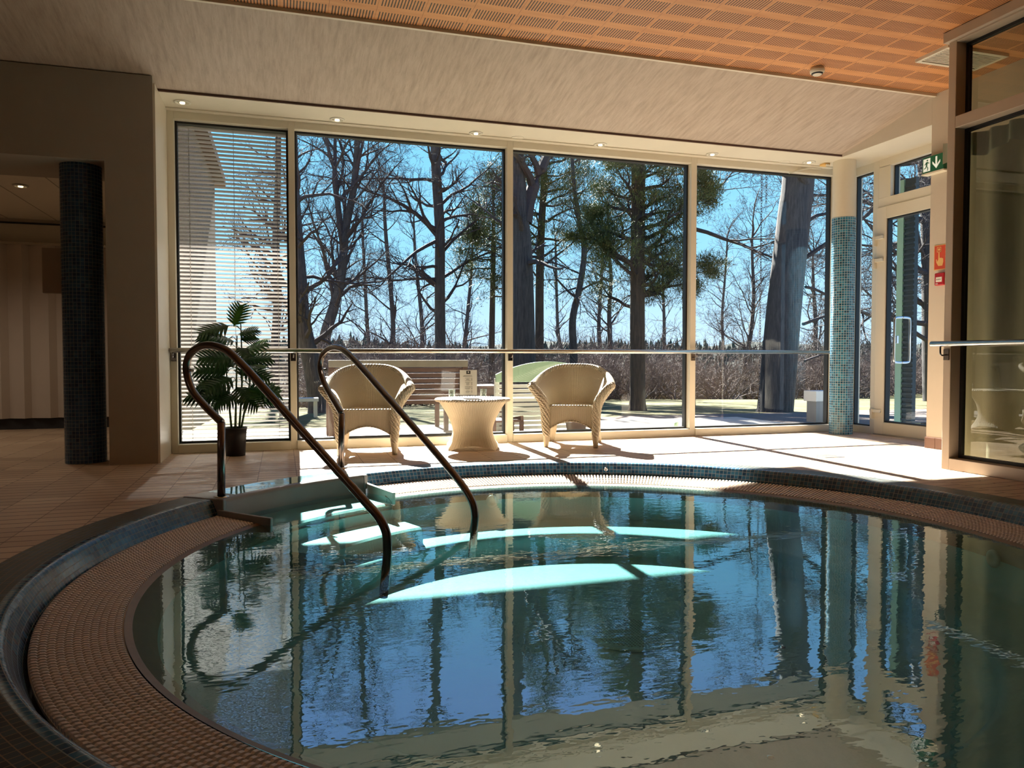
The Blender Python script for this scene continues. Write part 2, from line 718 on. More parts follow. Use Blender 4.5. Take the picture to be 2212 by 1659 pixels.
M['sand'] = plain('sign_pale_yellow', (.80, .50, .17), .5, var=.03)
M['paper'] = plain('paper_white', (.80, .77, .72), .7, var=.02)
M['ink'] = plain('printed_ink', (.05, .045, .04), .6)
M['bulb'] = emis('halogen_bulb', (1, .75, .4), 3.0)
M['pwh'] = plain('white_plastic', (.72, .69, .60), .4, var=.02)
M['chrome'] = plain('chrome', (.75, .75, .75), .12, 1, var=.02)
M['towelb'] = plain('pale_blue_bench', (.25, .42, .50), .7)
M['slate'] = plain('dark_cladding', (.035, .045, .05), .6)
M['stone2'] = plain('boulder_stone', (.45, .44, .42), .9, var=.2, scale=20)

# ================================================================== the room shell
CX, CY = 1.5, 3.2            # centre of the round pool
R_OUT, R_NOSE, R_BASE, R_IN = 2.60, 2.385, 2.335, 2.055
WY = 7.15                    # plane of the window glass
XP = 5.68                    # plane of the right hand pier
Z_SOF, Z_CEIL = 2.95, 3.20

# floor, with the round opening of the pool
fb = MB()
N = 128
X0, X1, Y0, Y1 = -8.0, 6.25, -3.6, 7.17
ring, outer = [], []
for k in range(N):
    a = 2 * pi * k / N
    dx, dy = cos(a), sin(a)
    ring.append((CX + (R_OUT - .01) * dx, CY + (R_OUT - .01) * dy, 0))
    t1 = ((X1 - CX) / dx) if dx > 1e-9 else ((X0 - CX) / dx if dx < -1e-9 else 1e9)
    t2 = ((Y1 - CY) / dy) if dy > 1e-9 else ((Y0 - CY) / dy if dy < -1e-9 else 1e9)
    t_ = min(t1, t2)
    outer.append((CX + t_ * dx, CY + t_ * dy, 0))
fc = []
for k in range(N):
    k2 = (k + 1) % N
    fc.append((k, k + N, k2 + N, k2))
vv = ring + outer
# the four corners
for (qx, qy) in ((X1, Y1), (X0, Y1), (X0, Y0), (X1, Y0)):
    a = math.atan2(qy - CY, qx - CX) % (2 * pi)
    k = int(a / (2 * pi) * N) % N
    vv.append((qx, qy, 0))
    fc.append((k + N, len(vv) - 1, (k + 1) % N + N))
fb.add(vv, fc)
struct(fb.build('floor', M['floor']))
struct(MB().box(-8, -1.18, 7.17, 10.15, -.02, 0).build('floor', M['floor']))

# orange slotted ceiling and sloping pale wood band
struct(MB().box(-8, XP + .6, -3.6, 5.44, Z_CEIL + .012, Z_CEIL + .05).build('ceiling', M['ceil']))
sl = MB()
for zz in (0, .04):
    pass
v8 = [(-8, 6.62, Z_SOF + .02), (XP + .02, 6.62, Z_SOF + .02), (XP + .02, 5.44, Z_CEIL), (-8, 5.44, Z_CEIL)]
sl.add(v8 + [(a, b, c + .04) for a, b, c in v8], [(0, 3, 2, 1), (4, 5, 6, 7), (0, 1, 5, 4), (1, 2, 6, 5), (2, 3, 7, 6), (3, 0, 4, 7)])
struct(sl.build('ceiling_slope', M['slope']))
struct(MB().box(-8, XP + .02, 5.425, 5.452, Z_CEIL - .012, Z_CEIL + .012).build('trim_1', M['white']))
# screws along the trim and in the wood boards are tiny dark dots
# roof slab above with the outside overhang
struct(MB().box(-8.3, 7.0, -3.9, 8.42, 3.27, 3.42).build('roof', plain('roof_boards', (.30, .27, .23), .8)))
cp = MB()
cv_ = [(-1.3, 7.22, 3.42), (3.88, 7.22, 3.42), (3.88, 10.55, 4.26), (-1.3, 10.55, 4.26)]
cp.add(cv_ + [(a, b, c + .12) for a, b, c in cv_], [(0, 3, 2, 1), (4, 5, 6, 7), (0, 1, 5, 4), (1, 2, 6, 5), (2, 3, 7, 6), (3, 0, 4, 7)])
struct(cp.build('roof_overhang', plain('timber_eaves', (.20, .18, .155), .8)))
# soffit over the windows and over the door recess
so = MB()
so.box(-1.0, 6.3, 6.62, 7.22, Z_SOF, Z_SOF + .06)
so.box(XP + .01, 6.3, 5.47, 6.62, Z_SOF, Z_SOF + .06)
struct(so.build('ceiling_soffit', M['white']))
struct(MB().box(-1.0, XP, 6.612, 6.62, Z_SOF + .004, Z_SOF + .021).build('trim_2', M['oiled']))
# gable wall over the door recess and the pier carrying the signs
gb = MB()
gb.add([(XP, 6.64, Z_SOF), (XP, 5.471, Z_SOF), (XP, 5.471, 3.27), (XP, 6.64, 3.27), (XP + .08, 6.64, Z_SOF + .07), (XP + .08, 5.471, Z_SOF + .07), (XP + .08, 5.471, 3.27), (XP + .08, 6.64, 3.27)],
       [(0, 1, 2, 3), (7, 6, 5, 4), (0, 4, 5, 1), (1, 5, 6, 2), (2, 6, 7, 3), (3, 7, 4, 0)])
gb.box(XP, 6.6, -3.6, 5.47, 0, 3.27)
struct(gb.build('wall_right', M['wall_r']))
sk = MB()
for k in range(5):
    sk.box(XP - .012, XP, 5.465 - .105 * (k + 1) + .003, 5.465 - .105 * k, 0, .10)
sk.box(XP - .012, XP + .5, 5.466, 5.476, 0, .10)
struct(sk.build('baseboard_right', M['tileb'], bevel=.002))

# left wall with wide opening to the hall
wl = MB()
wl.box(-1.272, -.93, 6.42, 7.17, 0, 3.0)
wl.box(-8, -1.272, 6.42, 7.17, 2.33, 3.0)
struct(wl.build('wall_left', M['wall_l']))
struct(MB().box(-.935, -.915, 6.43, 7.06, 0, Z_SOF).build('trim_3', M['frame']))
struct(MB().box(-1.2, -.925, 6.46, 7.16, 0, .03).build('baseboard_left', M['tileb'], bevel=.01))
# room behind the camera
bk = MB()
bk.box(-8.1, -8, -3.6, 10.2, 0, 3.25)
bk.box(-8, 6.6, -3.7, -3.6, 0, 3.25)
struct(bk.build('wall_back', M['wall_l']))
# hall
hl = MB()
hl.box(-8, -1.2, 10.06, 10.2, 0, 2.6)
struct(hl.build('wall_hall', M['white']))
struct(MB().box(-1.27, -1.2, 7.17, 10.1, 0, 2.6).build('wall_hall_side', M['white']))
hc = MB()
hc.box(-8, -1.2, 7.17, 10.06, 2.44, 2.5)
struct(hc.build('ceiling_hall', M['white']))
hj = MB()
for k in range(14):
    hj.box(-8 + .5 * k, -8 + .5 * k + .008, 7.17, 10.06, 2.436, 2.441)
hj.box(-8, -1.28, 10.03, 10.06, 2.40, 2.44)
struct(hj.build('trim_4', M['wall_l']))
struct(MB().box(-8, -1.27, 10.02, 10.06, 2.385, 2.40).build('trim_5', M['dark']))
struct(MB().box(-8, -1.27, 10.0, 10.06, 0, .12).build('baseboard_hall', M['base']))

# folding partition in the hall: accordion
fo = MB()
n = 46
pv = []
rng = random.Random(3)
xx = -7.9
P = []
w = [.16, .07]
i = 0
while xx < -1.30:
    P.append((xx, 9.90 if i % 2 else 9.98))
    xx += [.17, .05, .21, .06][i % 4]
    i += 1
P.append((-1.28, 9.95))
for a, b in zip(P[:-1], P[1:]):
    fo.add([(a[0], a[1], .13), (b[0], b[1], .13), (b[0], b[1], 2.13), (a[0], a[1], 2.13), (a[0], a[1] + .02, .13), (b[0], b[1] + .02, .13), (b[0], b[1] + .02, 2.13), (a[0], a[1] + .02, 2.13)],
           [(0, 1, 2, 3), (7, 6, 5, 4), (0, 4, 5, 1), (3, 2, 6, 7), (0, 3, 7, 4), (1, 5, 6, 2)])
fw = thing('folding_partition', 'pale vinyl folding wall across the far side of the dim hall', 'folding wall', (-4.6, 9.95, 0))
o = fo.build('pleated_panel', M['fold'], fw)
o.matrix_parent_inverse = Matrix.Translation((4.6, -9.95, 0))
o = MB().box(-7.95, -1.28, 9.93, 9.99, 2.13, 2.16).build('top_track', M['steel'], fw)
o.matrix_parent_inverse = Matrix.Translation((4.6, -9.95, 0))


def part(mb, name, mat, parent, **k):
    """parts are modelled in room coordinates and hung under an Empty that stands elsewhere"""
    o = mb.build(name, mat, parent, **k)
    top = parent
    m = Matrix.Identity(4)
    if parent.type == 'EMPTY':
        m = Matrix.Translation(parent.location) @ parent.rotation_euler.to_matrix().to_4x4()
        o.matrix_parent_inverse = m.inverted()
    return o


# ================================================================== windows
def ring_frame(mb, a0, a1, z0, z1, w, y0, y1, axis='x'):
    """rectangular ring: outer a0..a1, z0..z1, bar width w"""
    for (p, q, r, s_) in ((a0, a0 + w, z0, z1), (a1 - w, a1, z0, z1), (a0 + w, a1 - w, z0, z0 + w), (a0 + w, a1 - w, z1 - w, z1)):
        if axis == 'x':
            mb.box(p, q, y0, y1, r, s_)
        else:
            mb.box(y0, y1, p, q, r, s_)


def pane_x(x0, x1, y, z0, z1):
    m = MB()
    m.add([(x0, y, z0), (x1, y, z0), (x1, y, z1), (x0, y, z1)], [(0, 1, 2, 3)])
    return m


def pane_y(x, y0, y1, z0, z1):
    m = MB()
    m.add([(x, y1, z0), (x, y0, z0), (x, y0, z1), (x, y1, z1)], [(0, 1, 2, 3)])
    return m


MUL = [(-.915, -.86), (.078, .133), (2.12, 2.18), (4.145, 4.21), (5.97, 6.22)]
ZB, ZT = .075, 2.875
fr = MB()
for a, b in MUL:
    fr.box(a, b, 7.05, 7.20, 0, Z_SOF)
struct(fr.build('trim_6', M['frame'], bevel=.003))
sb = MB()
for i in range(4):
    sb.box(MUL[i][1], MUL[i + 1][0], 7.035, 7.20, 0, ZB)
    sb.box(MUL[i][1], MUL[i + 1][0], 7.05, 7.20, ZT, Z_SOF)
struct(sb.build('trim_7', M['frame'], bevel=.004))
struct(MB().box(-.93, 5.9, 6.985, 7.05, Z_SOF - .012, Z_SOF).build('trim_8', M['white'], bevel=.003))
for i in range(4):
    a, b = MUL[i][1], MUL[i + 1][0]
    g = MB()
    ring_frame(g, a, b, ZB, ZT, .018, 7.12, 7.18)
    w = struct(g.build('window_%d' % (i + 1), M['dark']))
    pane_x(a + .018, b - .018, 7.15, ZB + .018, ZT - .018).build('glass_pane', M['glass'], w)

# right side: narrow window, door, transom in plane X = 6.2
XD = 6.2
tr = MB()
tr.box(XD - .02, XD + .1, 7.0, 7.2, 0, Z_SOF)
tr.box(XD - .03, XD + .1, 6.62, 6.70, 0, Z_SOF)
tr.box(XD - .02, XD + .1, 6.70, 7.0, 0, ZB)
tr.box(XD - .02, XD + .1, 6.70, 7.0, ZT - .01, Z_SOF)
tr.box(XD - .03, XD + .1, 5.40, 6.62, 2.44, 2.54)
tr.box(XD - .03, XD + .1, 5.40, 6.62, ZT - .01, Z_SOF)
tr.box(XD - .03, XD + .1, 6.46, 6.62, 2.54, ZT)
struct(tr.build('trim_9', M['frame'], bevel=.003))
for nm, (a, b, c, d) in (('window_5', (6.70, 7.0, ZB, ZT - .01)), ('window_6', (5.47, 6.46, 2.54, ZT - .01))):
    g = MB()
    ring_frame(g, a, b, c, d, .014, XD + .02, XD + .07, 'y')
    w = struct(g.build(nm, M['dark']))
    pane_y(XD + .045, a + .014, b - .014, c + .014, d - .014).build('glass_pane', M['glass'], w)
dl = MB()
ring_frame(dl, 5.50, 6.625, .01, 2.44, .13, XD - .045, XD + .04, 'y')
door = struct(dl.build('door_1', M['frame'], bevel=.004))
g = MB()
ring_frame(g, 5.63, 6.495, .14, 2.31, .014, XD - .03, XD + .03, 'y')
g.build('gasket', M['dark'], door)
pane_y(XD, 5.644, 6.481, .154, 2.296).build('glass_pane', M['glass'], door)
for dx, nm in ((-.10, 'pull_handle'), (.10, 'pull_handle')):
    h = MB()
    yy = 6.30
    h.tube(smooth_pts([(XD, yy, .78), (XD + dx * .8, yy, .785), (XD + dx, yy, .82), (XD + dx, yy, 1.0), (XD + dx, yy, 1.21), (XD + dx * .8, yy, 1.245), (XD, yy, 1.25)], 5), .012, 10)
    h.build(nm, M['chrome'], door, smooth=True)
MB().box(XD - .06, XD - .03, 6.31, 6.345, .98, 1.06).build('lock_plate', M['chrome'], door, bevel=.003)
for zz in (.24, 1.86, 2.10):
    h = MB()
    h.box(XD - .075, XD - .045, 6.52, 6.66, zz, zz + .035)
    h.box(XD - .085, XD - .045, 6.615, 6.645, zz - .07, zz + .04)
    h.build('hinge', M['pwh'], door, bevel=.004)
struct(MB().box(XD - .06, XD, 5.47, 6.62, 0, .012).build('trim_10', M['steel']))

# venetian blind behind the first pane
bl = thing('venetian_blind', 'white venetian blind with thin slats covering the leftmost tall window', 'blind', (-.4, 7.21, ZT))
s_ = MB()
k = 0
z = ZT - .03
while z > ZB + .02:
    Mx = Matrix.Translation((-.39, 7.215, z)) @ Matrix.Rotation(radians(-31), 4, 'X')
    s_.box(-.465, .465, -.0150, .0150, -.0007, .0007, Mx)
    z -= .0355
part(s_, 'slats', M['blind'], bl)
part(MB().box(-.86, .078, 7.195, 7.235, ZT - .02, ZT), 'head_rail', M['blind'], bl)
for xx in (-.76, -.39, -.02):
    part(MB().box(xx - .002, xx + .002, 7.213, 7.217, ZB, ZT), 'ladder_cord', M['wall_l'], bl)
part(MB().box(-.86, .078, 7.20, 7.23, ZB - .005, ZB + .01), 'bottom_rail', M['blind'], bl)

# ================================================================== handrails along the glass
hr = thing('wall_handrail', 'long brushed steel handrail running across the whole window wall', 'handrail', (2.4, 6.97, .89))
part(MB().tube([(-.91, 6.97, .893), (5.9, 6.97, .893)], .0205, 14), 'rail_tube', M['steel'], hr, smooth=True)
for xx in (-.885, .105, 2.15, 4.178):
    b = MB()
    b.box(xx - .022, xx + .022, 7.038, 7.05, .80, .87)
    b.tube(smooth_pts([(xx, 7.04, .835), (xx, 6.99, .835), (xx, 6.97, .85), (xx, 6.97, .875)], 4), .006, 8)
    part(b, 'bracket', M['pipe'], hr)
hp = thing('partition_handrail', 'short steel handrail fixed to the glass partition on the right', 'handrail', (4.64, 3.0, .93))
part(MB().tube([(4.645, 4.44, .93), (4.645, -1.2, .93)], .0205, 16), 'rail_tube', M['steel'], hp, smooth=True)
for yy in (4.36, 2.2, 0.2):
    b = MB()
    b.box(4.70, 4.71, yy - .02, yy + .025, .81, .89)
    b.tube(smooth_pts([(4.705, yy, .85), (4.66, yy, .845), (4.645, yy, .86), (4.645, yy, .915)], 4), .006, 8)
    part(b, 'bracket', M['pipe'], hp)

# ================================================================== glazed partition on the right
PX = 4.71
pf = MB()
ys = [(4.33, 4.395), (1.85, 1.92), (-.6, -.53), (-3.6, -3.53)]
for a, b in ys:
    pf.box(PX, PX + .14, a, b, 0, Z_CEIL + .01)
for (a, b) in ((4.33, 1.92), (1.85, -.53), (-.6, -3.53)):
    pf.box(PX, PX + .14, b, a, 0, .085)
    pf.box(PX, PX + .14, b, a, 2.50, 2.585)
    pf.box(PX, PX + .14, b, a, 3.12, Z_CEIL + .01)
pf.box(PX - .03, PX + .16, -3.6, 4.42, 3.135, Z_CEIL + .01)
part_o = struct(pf.build('wall_partition', M['frame2'], bevel=.004))
gk = MB()
for (a, b) in ((4.33, 1.92), (1.85, -.53), (-.6, -3.53)):
    for z0, z1 in ((.085, 2.50), (2.585, 3.12)):
        ring_frame(gk, b, a, z0, z1, .022, PX + .09, PX + .125, 'y')
gk.build('gasket', M['dark'], part_o)
for (a, b) in ((4.33, 1.92), (1.85, -.53), (-.6, -3.53)):
    for z0, z1 in ((.085, 2.50), (2.585, 3.12)):
        pane_y(PX + .105, b + .02, a - .02, z0 + .02, z1 - .02).build('glass_pane', M['glass_p'], part_o)
# sheer curtain hanging behind the partition glass
cm = MB()
n = 220
vv, ff = [], []
rng = random.Random(8)
for k in range(n + 1):
    yy = 4.68 - k * (4.68 + .4) / n
    off = .018 * sin(k * .55) + .012 * sin(k * .23 + 1)
    zt = 2.46 + .015 * sin(k * .35) - .02 * abs(sin(k * .11))
    vv += [(PX + .30 + off, yy, .06), (PX + .30 + off * .8, yy, 1.2), (PX + .30 + off * .7, yy, zt)]
for k in range(n):
    for j in range(2):
        ff.append((k * 3 + j, (k + 1) * 3 + j, (k + 1) * 3 + j + 1, k * 3 + j + 1))
cm.add(vv, ff)
cu = thing('curtain', 'pale beige curtain hanging behind the right glass partition', 'curtain', (PX + .3, 2.6, 0))
part(cm, 'drape', M['curt'], cu, smooth=True)
part(MB().tube([(PX + .30, 4.70, 2.47), (PX + .30, -.5, 2.47)], .012, 8), 'curtain_rod', M['pwh'], cu, smooth=True)
vm = MB()
vv, ff = [], []
for k in range(n + 1):
    yy = 4.64 - k * (4.64 + .4) / n
    off = .03 * sin(k * .9) + .01 * sin(k * .4)
    vv += [(PX + .22 + off, yy, 2.49), (PX + .22 + off * .9, yy, 2.33 + .035 * sin(k * .31) + .02 * sin(k * .13))]
for k in range(n):
    ff.append((k * 2, k * 2 + 1, k * 2 + 3, k * 2 + 2))
vm.add(vv, ff)
part(vm, 'valance', M['sheerw'], cu, smooth=True)

# ================================================================== columns
cl = MB()
cl.lathe([(.121, 0), (.121, 2.34)], (0, 0, 0), 40)
mc = struct(cl.build('column_right', M['mos_col'], loc=(5.84, 6.76, 0), smooth=True), 'round pillar tiled in turquoise mosaic with a white top in the window corner')
MB().lathe([(.117, 2.34), (.117, Z_SOF + .02)], (0, 0, 0), 40).build('plaster_top', M['white'], mc, smooth=True)
MB().lathe([(.121, 2.34), (.117, 2.345)], (0, 0, 0), 40).build('tile_edge', M['pwh'], mc)
cl = MB()
cl.lathe([(.148, 0), (.148, 2.35)], (0, 0, 0), 40)
struct(cl.build('column_left', M['mos_dark'], loc=(-1.49, 6.68, 0), smooth=True), 'round pillar in dark blue mosaic at the hall opening')
tag(MB().box(-1.80, -1.60, 6.78, 6.84, 1.34, 1.70).build('notice_board', M['wall_l'], bevel=.004), 'dark grey board fixed beside the dark blue mosaic pillar', 'board')

# ================================================================== ceiling fittings
proto = thing('recessed_downlight', 'x', 'downlight', (0, 0, 0))
MB().lathe([(.067, -.001), (.066, -.007), (.050, -.010), (.046, -.004), (.046, .0), (.067, -.0005)], n=28).build('outer_ring', M['pwh'], proto, smooth=True)
MB().lathe([(.046, -.004), (.030, .0), (.026, -.004), (.0, -.003)], n=28).build('reflector', M['chrome'], proto, smooth=True)
MB().lathe([(.022, -.004), (.020, -.013), (.0, -.015)], n=20).build('bulb', M['bulb'], proto, smooth=True)
dls = [(-.763, 6.857, 'over the blind-covered window by the left wall'), (.498, 6.94, 'above the left wicker chair'), (1.779, 6.97, 'above the wicker table'),
       (3.053, 6.97, 'above and right of the right wicker chair'), (4.311, 6.95, 'just right of the third mullion'), (5.485, 6.92, 'next to the tiled corner pillar')]
for i, (x, y, w) in enumerate(dls):
    o = proto if i == 0 else dup(proto)
    o.location = (x, y - .03, Z_SOF)
    o['label'] = 'small lit round downlight in the window soffit, ' + w
    o['group'] = 'downlights in the window soffit'
hd = dup(proto, (-2.31, 8.1, 2.435), label='small lit downlight in the low hall ceiling at far left')
hd['group'] = 'downlights in the hall ceiling'


def add_spot(loc, e, r=.06, c=(1, .82, .62)):
    d_ = bpy.data.lights.new('hall_or_fill_light', 'SPOT')
    d_.energy, d_.shadow_soft_size, d_.color = e, r, c
    d_.spot_size, d_.spot_blend = radians(150), .6
    o_ = bpy.data.objects.new('hall_or_fill_light', d_)
    COL.objects.link(o_)
    o_.location = loc


for (x, y) in ((-2.31, 8.1), (-3.9, 8.1), (-5.5, 8.1)):
    add_spot((x, y, 2.40), 20)
for (x, y) in ((-4.4, 2.6), (-4.2, -1.2), (.8, -2.4)):  # added fill spots without fixtures, brightening the room from out of view
    add_spot((x, y, 3.1), 14)
for x, lb in ((2.198, 'flat white blank cover plate in the soffit between two downlights'), (5.23, 'flat white blank cover plate in the soffit left of the last downlight')):
    tag(MB().lathe([(.062, 0), (.060, -.004), (0, -.005)], n=28).build('cover_plate', M['white'], loc=(x, 6.97, Z_SOF)), lb, 'cover plate')
md = thing('motion_sensor', 'small cream motion sensor under the soffit beside the corner pillar', 'sensor', (5.70, 6.90, Z_SOF))
part(MB().box(5.66, 5.74, 6.86, 6.94, 2.925, Z_SOF), 'housing', M['sand'], md, bevel=.008)
part(MB().box(5.68, 5.72, 6.845, 6.87, 2.915, 2.935), 'lens', M['pwh'], md, bevel=.004)
wa = thing('window_stay_arm', 'thin white stay arm under the soffit beside the corner pillar', 'stay arm', (5.5, 7.0, 2.9))
part(MB().bar((5.60, 7.02, 2.925), (5.36, 7.06, 2.86), .012), 'arm', M['pwh'], wa)
part(MB().bar((5.60, 7.02, 2.925), (5.75, 7.02, 2.925), .012), 'link', M['pwh'], wa)
for x in (4.86, 5.1, 5.95):
    pass
sd = thing('smoke_detector', 'round white smoke detector under the orange slotted ceiling', 'smoke detector', (4.24, 5.24, Z_CEIL + .01))
part(MB().lathe([(.05, .0), (.055, -.012), (.058, -.02)], (4.24, 5.24, Z_CEIL + .012), 30), 'base', M['pwh'], sd, smooth=True)
part(MB().lathe([(.058, -.02), (.056, -.038), (.046, -.045)], (4.24, 5.24, Z_CEIL + .012), 30), 'head', M['pwh'], sd, smooth=True)
part(MB().lathe([(.046, -.045), (.044, -.052), (.036, -.055)], (4.24, 5.24, Z_CEIL + .012), 30), 'vent_slot', M['dark'], sd, smooth=True)
part(MB().lathe([(.036, -.055), (.030, -.060), (0, -.062)], (4.24, 5.24, Z_CEIL + .012), 30), 'cap', M['pwh'], sd, smooth=True)
cv = thing('ceiling_vent', 'square white ventilation grille with parallel slats in the orange ceiling', 'vent', (5.17, 4.71, Z_CEIL))
m_ = MB()
for a, b, c, d in ((4.87, 5.48, 4.555, 4.585), (4.87, 5.48, 4.835, 4.865), (4.87, 4.90, 4.585, 4.835), (5.45, 5.48, 4.585, 4.835)):
    m_.box(a, b, c, d, Z_CEIL - .012, Z_CEIL + .012)
part(m_, 'frame', M['pwh'], cv)
m_ = MB()
for k in range(12):
    y = 4.592 + k * .0205
    m_.box(4.90, 5.45, y, y + .011, Z_CEIL - .006, Z_CEIL + .006)
part(m_, 'slats', M['pwh'], cv)
part(MB().box(4.90, 5.45, 4.585, 4.835, Z_CEIL + .006, Z_CEIL + .011), 'duct_opening', M['base'], cv)

# ================================================================== signs on the pier
def onpier(y0, z0, x=XP - .001):
    return lambda u, v, w: (x - w, y0 - u, z0 + v)


es = thing('exit_sign', 'green emergency exit sign with running figure and down arrow on the right pier', 'sign', (XP - .04, 5.38, 2.56))
part(MB().box(XP - .07, XP, 5.27, 5.50, 2.500, 2.645), 'housing', M['green'], es, bevel=.003)
part(MB().box(XP - .075, XP, 5.265, 5.505, 2.487, 2.500), 'light_bar', M['signh'], es)
f = onpier(5.50, 2.50, XP - .0705)
part(MB().prism([(.012, .015), (.088, .015), (.088, .130), (.012, .130)], f, .0012), 'door_panel', M['signw'], es)
g = onpier(5.50, 2.50, XP - .0718)
mn = MB()
mn.prism([(.056 + .008 * cos(a), .113 + .008 * sin(a)) for a in [2 * pi * q / 12 for q in range(12)]], g, .001)
for pts in ([(.046, .100), (.060, .100), (.056, .062), (.042, .066)], [(.046, .100), (.040, .094), (.026, .078), (.029, .073), (.048, .086)],
            [(.058, .099), (.062, .084), (.080, .084), (.080, .089), (.066, .092), (.062, .100)], [(.042, .067), (.052, .062), (.042, .044), (.022, .040), (.018, .046), (.036, .050)],
            [(.050, .064), (.057, .060), (.068, .042), (.062, .022), (.054, .022), (.059, .040)]):
    mn.prism(pts, g, .001)
part(mn, 'running_figure', M['green'], es)
ar = MB()
for pts in ([(.144, .128), (.162, .128), (.162, .045), (.144, .045)], [(.153, .022), (.112, .070), (.112, .092), (.153, .046)], [(.153, .022), (.194, .070), (.194, .092), (.153, .046)]):
    ar.prism(pts, f, .0012)
part(ar, 'down_arrow', M['signw'], es)

fs = thing('fire_alarm_sign', 'red square sign with a pressing hand and flames on the right pier', 'sign', (XP, 5.34, 1.73))
part(MB().box(XP - .004, XP, 5.245, 5.415, 1.62, 1.845), 'border', M['sand'], fs)
part(MB().box(XP - .006, XP, 5.251, 5.409, 1.628, 1.837), 'plate', M['redo'], fs)
f = onpier(5.409, 1.628, XP - .006)
hm = MB()
for pts in ([(.030, .065), (.042, .085), (.044, .150), (.054, .150), (.056, .098), (.070, .100), (.082, .096), (.094, .090), (.096, .060), (.086, .028), (.044, .028), (.022, .060), (.018, .088), (.026, .090)],):
    hm.prism(pts, f, .001)
ring_o = [(.026, .152), (.072, .152), (.072, .198), (.026, .198)]
for a, b, c, d in ((.026, .031, .152, .198), (.067, .072, .152, .198), (.026, .072, .152, .157), (.026, .072, .193, .198)):
    hm.prism([(a, c), (b, c), (b, d), (a, d)], f, .001)
hm.prism([(.049 + .011 * cos(2 * pi * q / 16), .175 + .011 * sin(2 * pi * q / 16)) for q in range(16)], f, .001)
part(hm, 'hand_symbol', M['sand'], fs)
fl = MB()
for v0 in (.035, .075, .115, .150):
    fl.prism([(.156, v0), (.156, v0 + .022), (.140, v0 + .018), (.126, v0 + .030), (.118, v0 + .046), (.116, v0 + .030), (.124, v0 + .012), (.140, v0 + .002)], f, .001)
part(fl, 'flame_symbol', M['sand'], fs)
ca = thing('alarm_call_point', 'small red alarm call point box below the red hand sign', 'alarm button', (XP, 5.33, 1.53))
part(MB().box(XP - .04, XP, 5.27, 5.375, 1.478, 1.590), 'housing', M['red'], ca, bevel=.008)
part(MB().box(XP - .043, XP - .04, 5.292, 5.356, 1.508, 1.552), 'press_plate', M['paper'], ca, bevel=.002)
dk = MB()
for q in range(3):
    dk.box(XP - .0445, XP - .043, 5.338 - q * .016, 5.346 - q * .016, 1.526, 1.534)
part(dk, 'dots', M['ink'], ca)
part(MB().box(XP - .0415, XP - .04, 5.335, 5.360, 1.490, 1.497), 'label_strip', M['paper'], ca)

# ================================================================== pool
A0, A1 = radians(142.0), radians(474.0)    # the rim runs round from the entry to the entry
E0, E1 = radians(114.0), radians(142.0)
pool = thing('pool', 'sunken round pool with blue mosaic rim and cream overflow grating', 'pool', (CX, CY, -.5))
pr = [(R_OUT, 0.0), (2.543, .001), (2.486, .001), (2.43, .001)]
part(MB().lathe(pr, (CX, CY, 0), 300, A0, A1), 'rim_border', M['mos_ring'], pool, smooth=True)
pr = [(2.43, .001), (2.41, .001), (2.397, -.002), (2.388, -.009), (2.382, -.020), (2.368, -.045), (2.352, -.075), (2.34, -.10), (2.335, -.115)]
part(MB().lathe(pr, (CX, CY, 0), 300, A0, A1), 'mosaic_rim', M['mos_curb'], pool, smooth=True)
part(MB().lathe([(2.345, -.09), (2.345, -.20), (2.04, -.20), (2.04, -.125)], (CX, CY, 0), 200, A0, A1), 'overflow_channel', M['base'], pool)
gm = MB()
ns_ = 548
for k in range(ns_):
    a = A0 + radians(1.2) + (A1 - A0 - radians(2.4)) * (k + .5) / ns_
    Mx = Matrix.Translation((CX, CY, 0)) @ Matrix.Rotation(a, 4, 'Z')
    NJ = 11
    dr = .2612 / NJ
    V_, F_ = [], []
    for j in range(NJ):
        for (q, hz_, ws) in ((0, 0, .72), (.22, .0032, .9), (.72, .0036, .9)) + (((1, 0, .72),) if j == NJ - 1 else ()):
            r0 = 2.066 + (j + q) * dr
            zt0 = -.106 + .022 * (r0 - 2.06) / .26
            w0 = .0070 * r0 / 2.2
            V_ += [(r0, -w0, zt0 - .014), (r0, -w0 * ws, zt0 + hz_), (r0, w0 * ws, zt0 + hz_), (r0, w0, zt0 - .014)]
    for j in range(len(V_) // 4 - 1):
        for q in range(3):
            F_.append((j * 4 + q, j * 4 + 4 + q, j * 4 + 5 + q, j * 4 + 1 + q))
    n4 = len(V_)
    F_ += [(0, 1, 2, 3), (n4 - 1, n4 - 2, n4 - 3, n4 - 4)]
    gm.add([tuple(Mx @ Vector(p)) for p in V_], F_)
for r in (2.064, 2.13, 2.195, 2.26, 2.325):
    zt0 = -.116 + .022 * (r - 2.06) / .26
    gm.lathe([(r + .004, zt0 - .01), (r + .004, zt0), (r - .004, zt0), (r - .004, zt0 - .01)], (CX, CY, 0), 200, A0 + .02, A1 - .02)
part(gm, 'overflow_grating', M['grate'], pool)
for a in (A0 + .008, A1 - .008):
    d = Vector((cos(a), sin(a), 0))
    part(MB().bar(Vector((CX, CY, -.145)) + d * 1.97, Vector((CX, CY, -.125)) + d * 2.345, .022, .14), 'grating_end_frame', M['grate'] if a > 5 else M['stone'], pool, bevel=.004)
lp = [(2.06, -.108), (2.045, -.1135), (2.02, -.120), (1.99, -.135), (1.965, -.160), (1.955, -.19)]
part(MB().lathe(lp, (CX, CY, 0), 220, A0, A1), 'inner_lip', M['lip'], pool, smooth=True)
bp_ = [(1.958, -.185), (1.95, -.30), (1.93, -.345), (1.90, -.35), (1.55, -.355), (1.52, -.365), (1.51, -.40), (1.50, -.495), (1.47, -.51), (.75, -.515), (0, -.515)]
part(MB().lathe(bp_, (CX, CY, 0), 160), 'basin', M['basin'], pool, smooth=True)
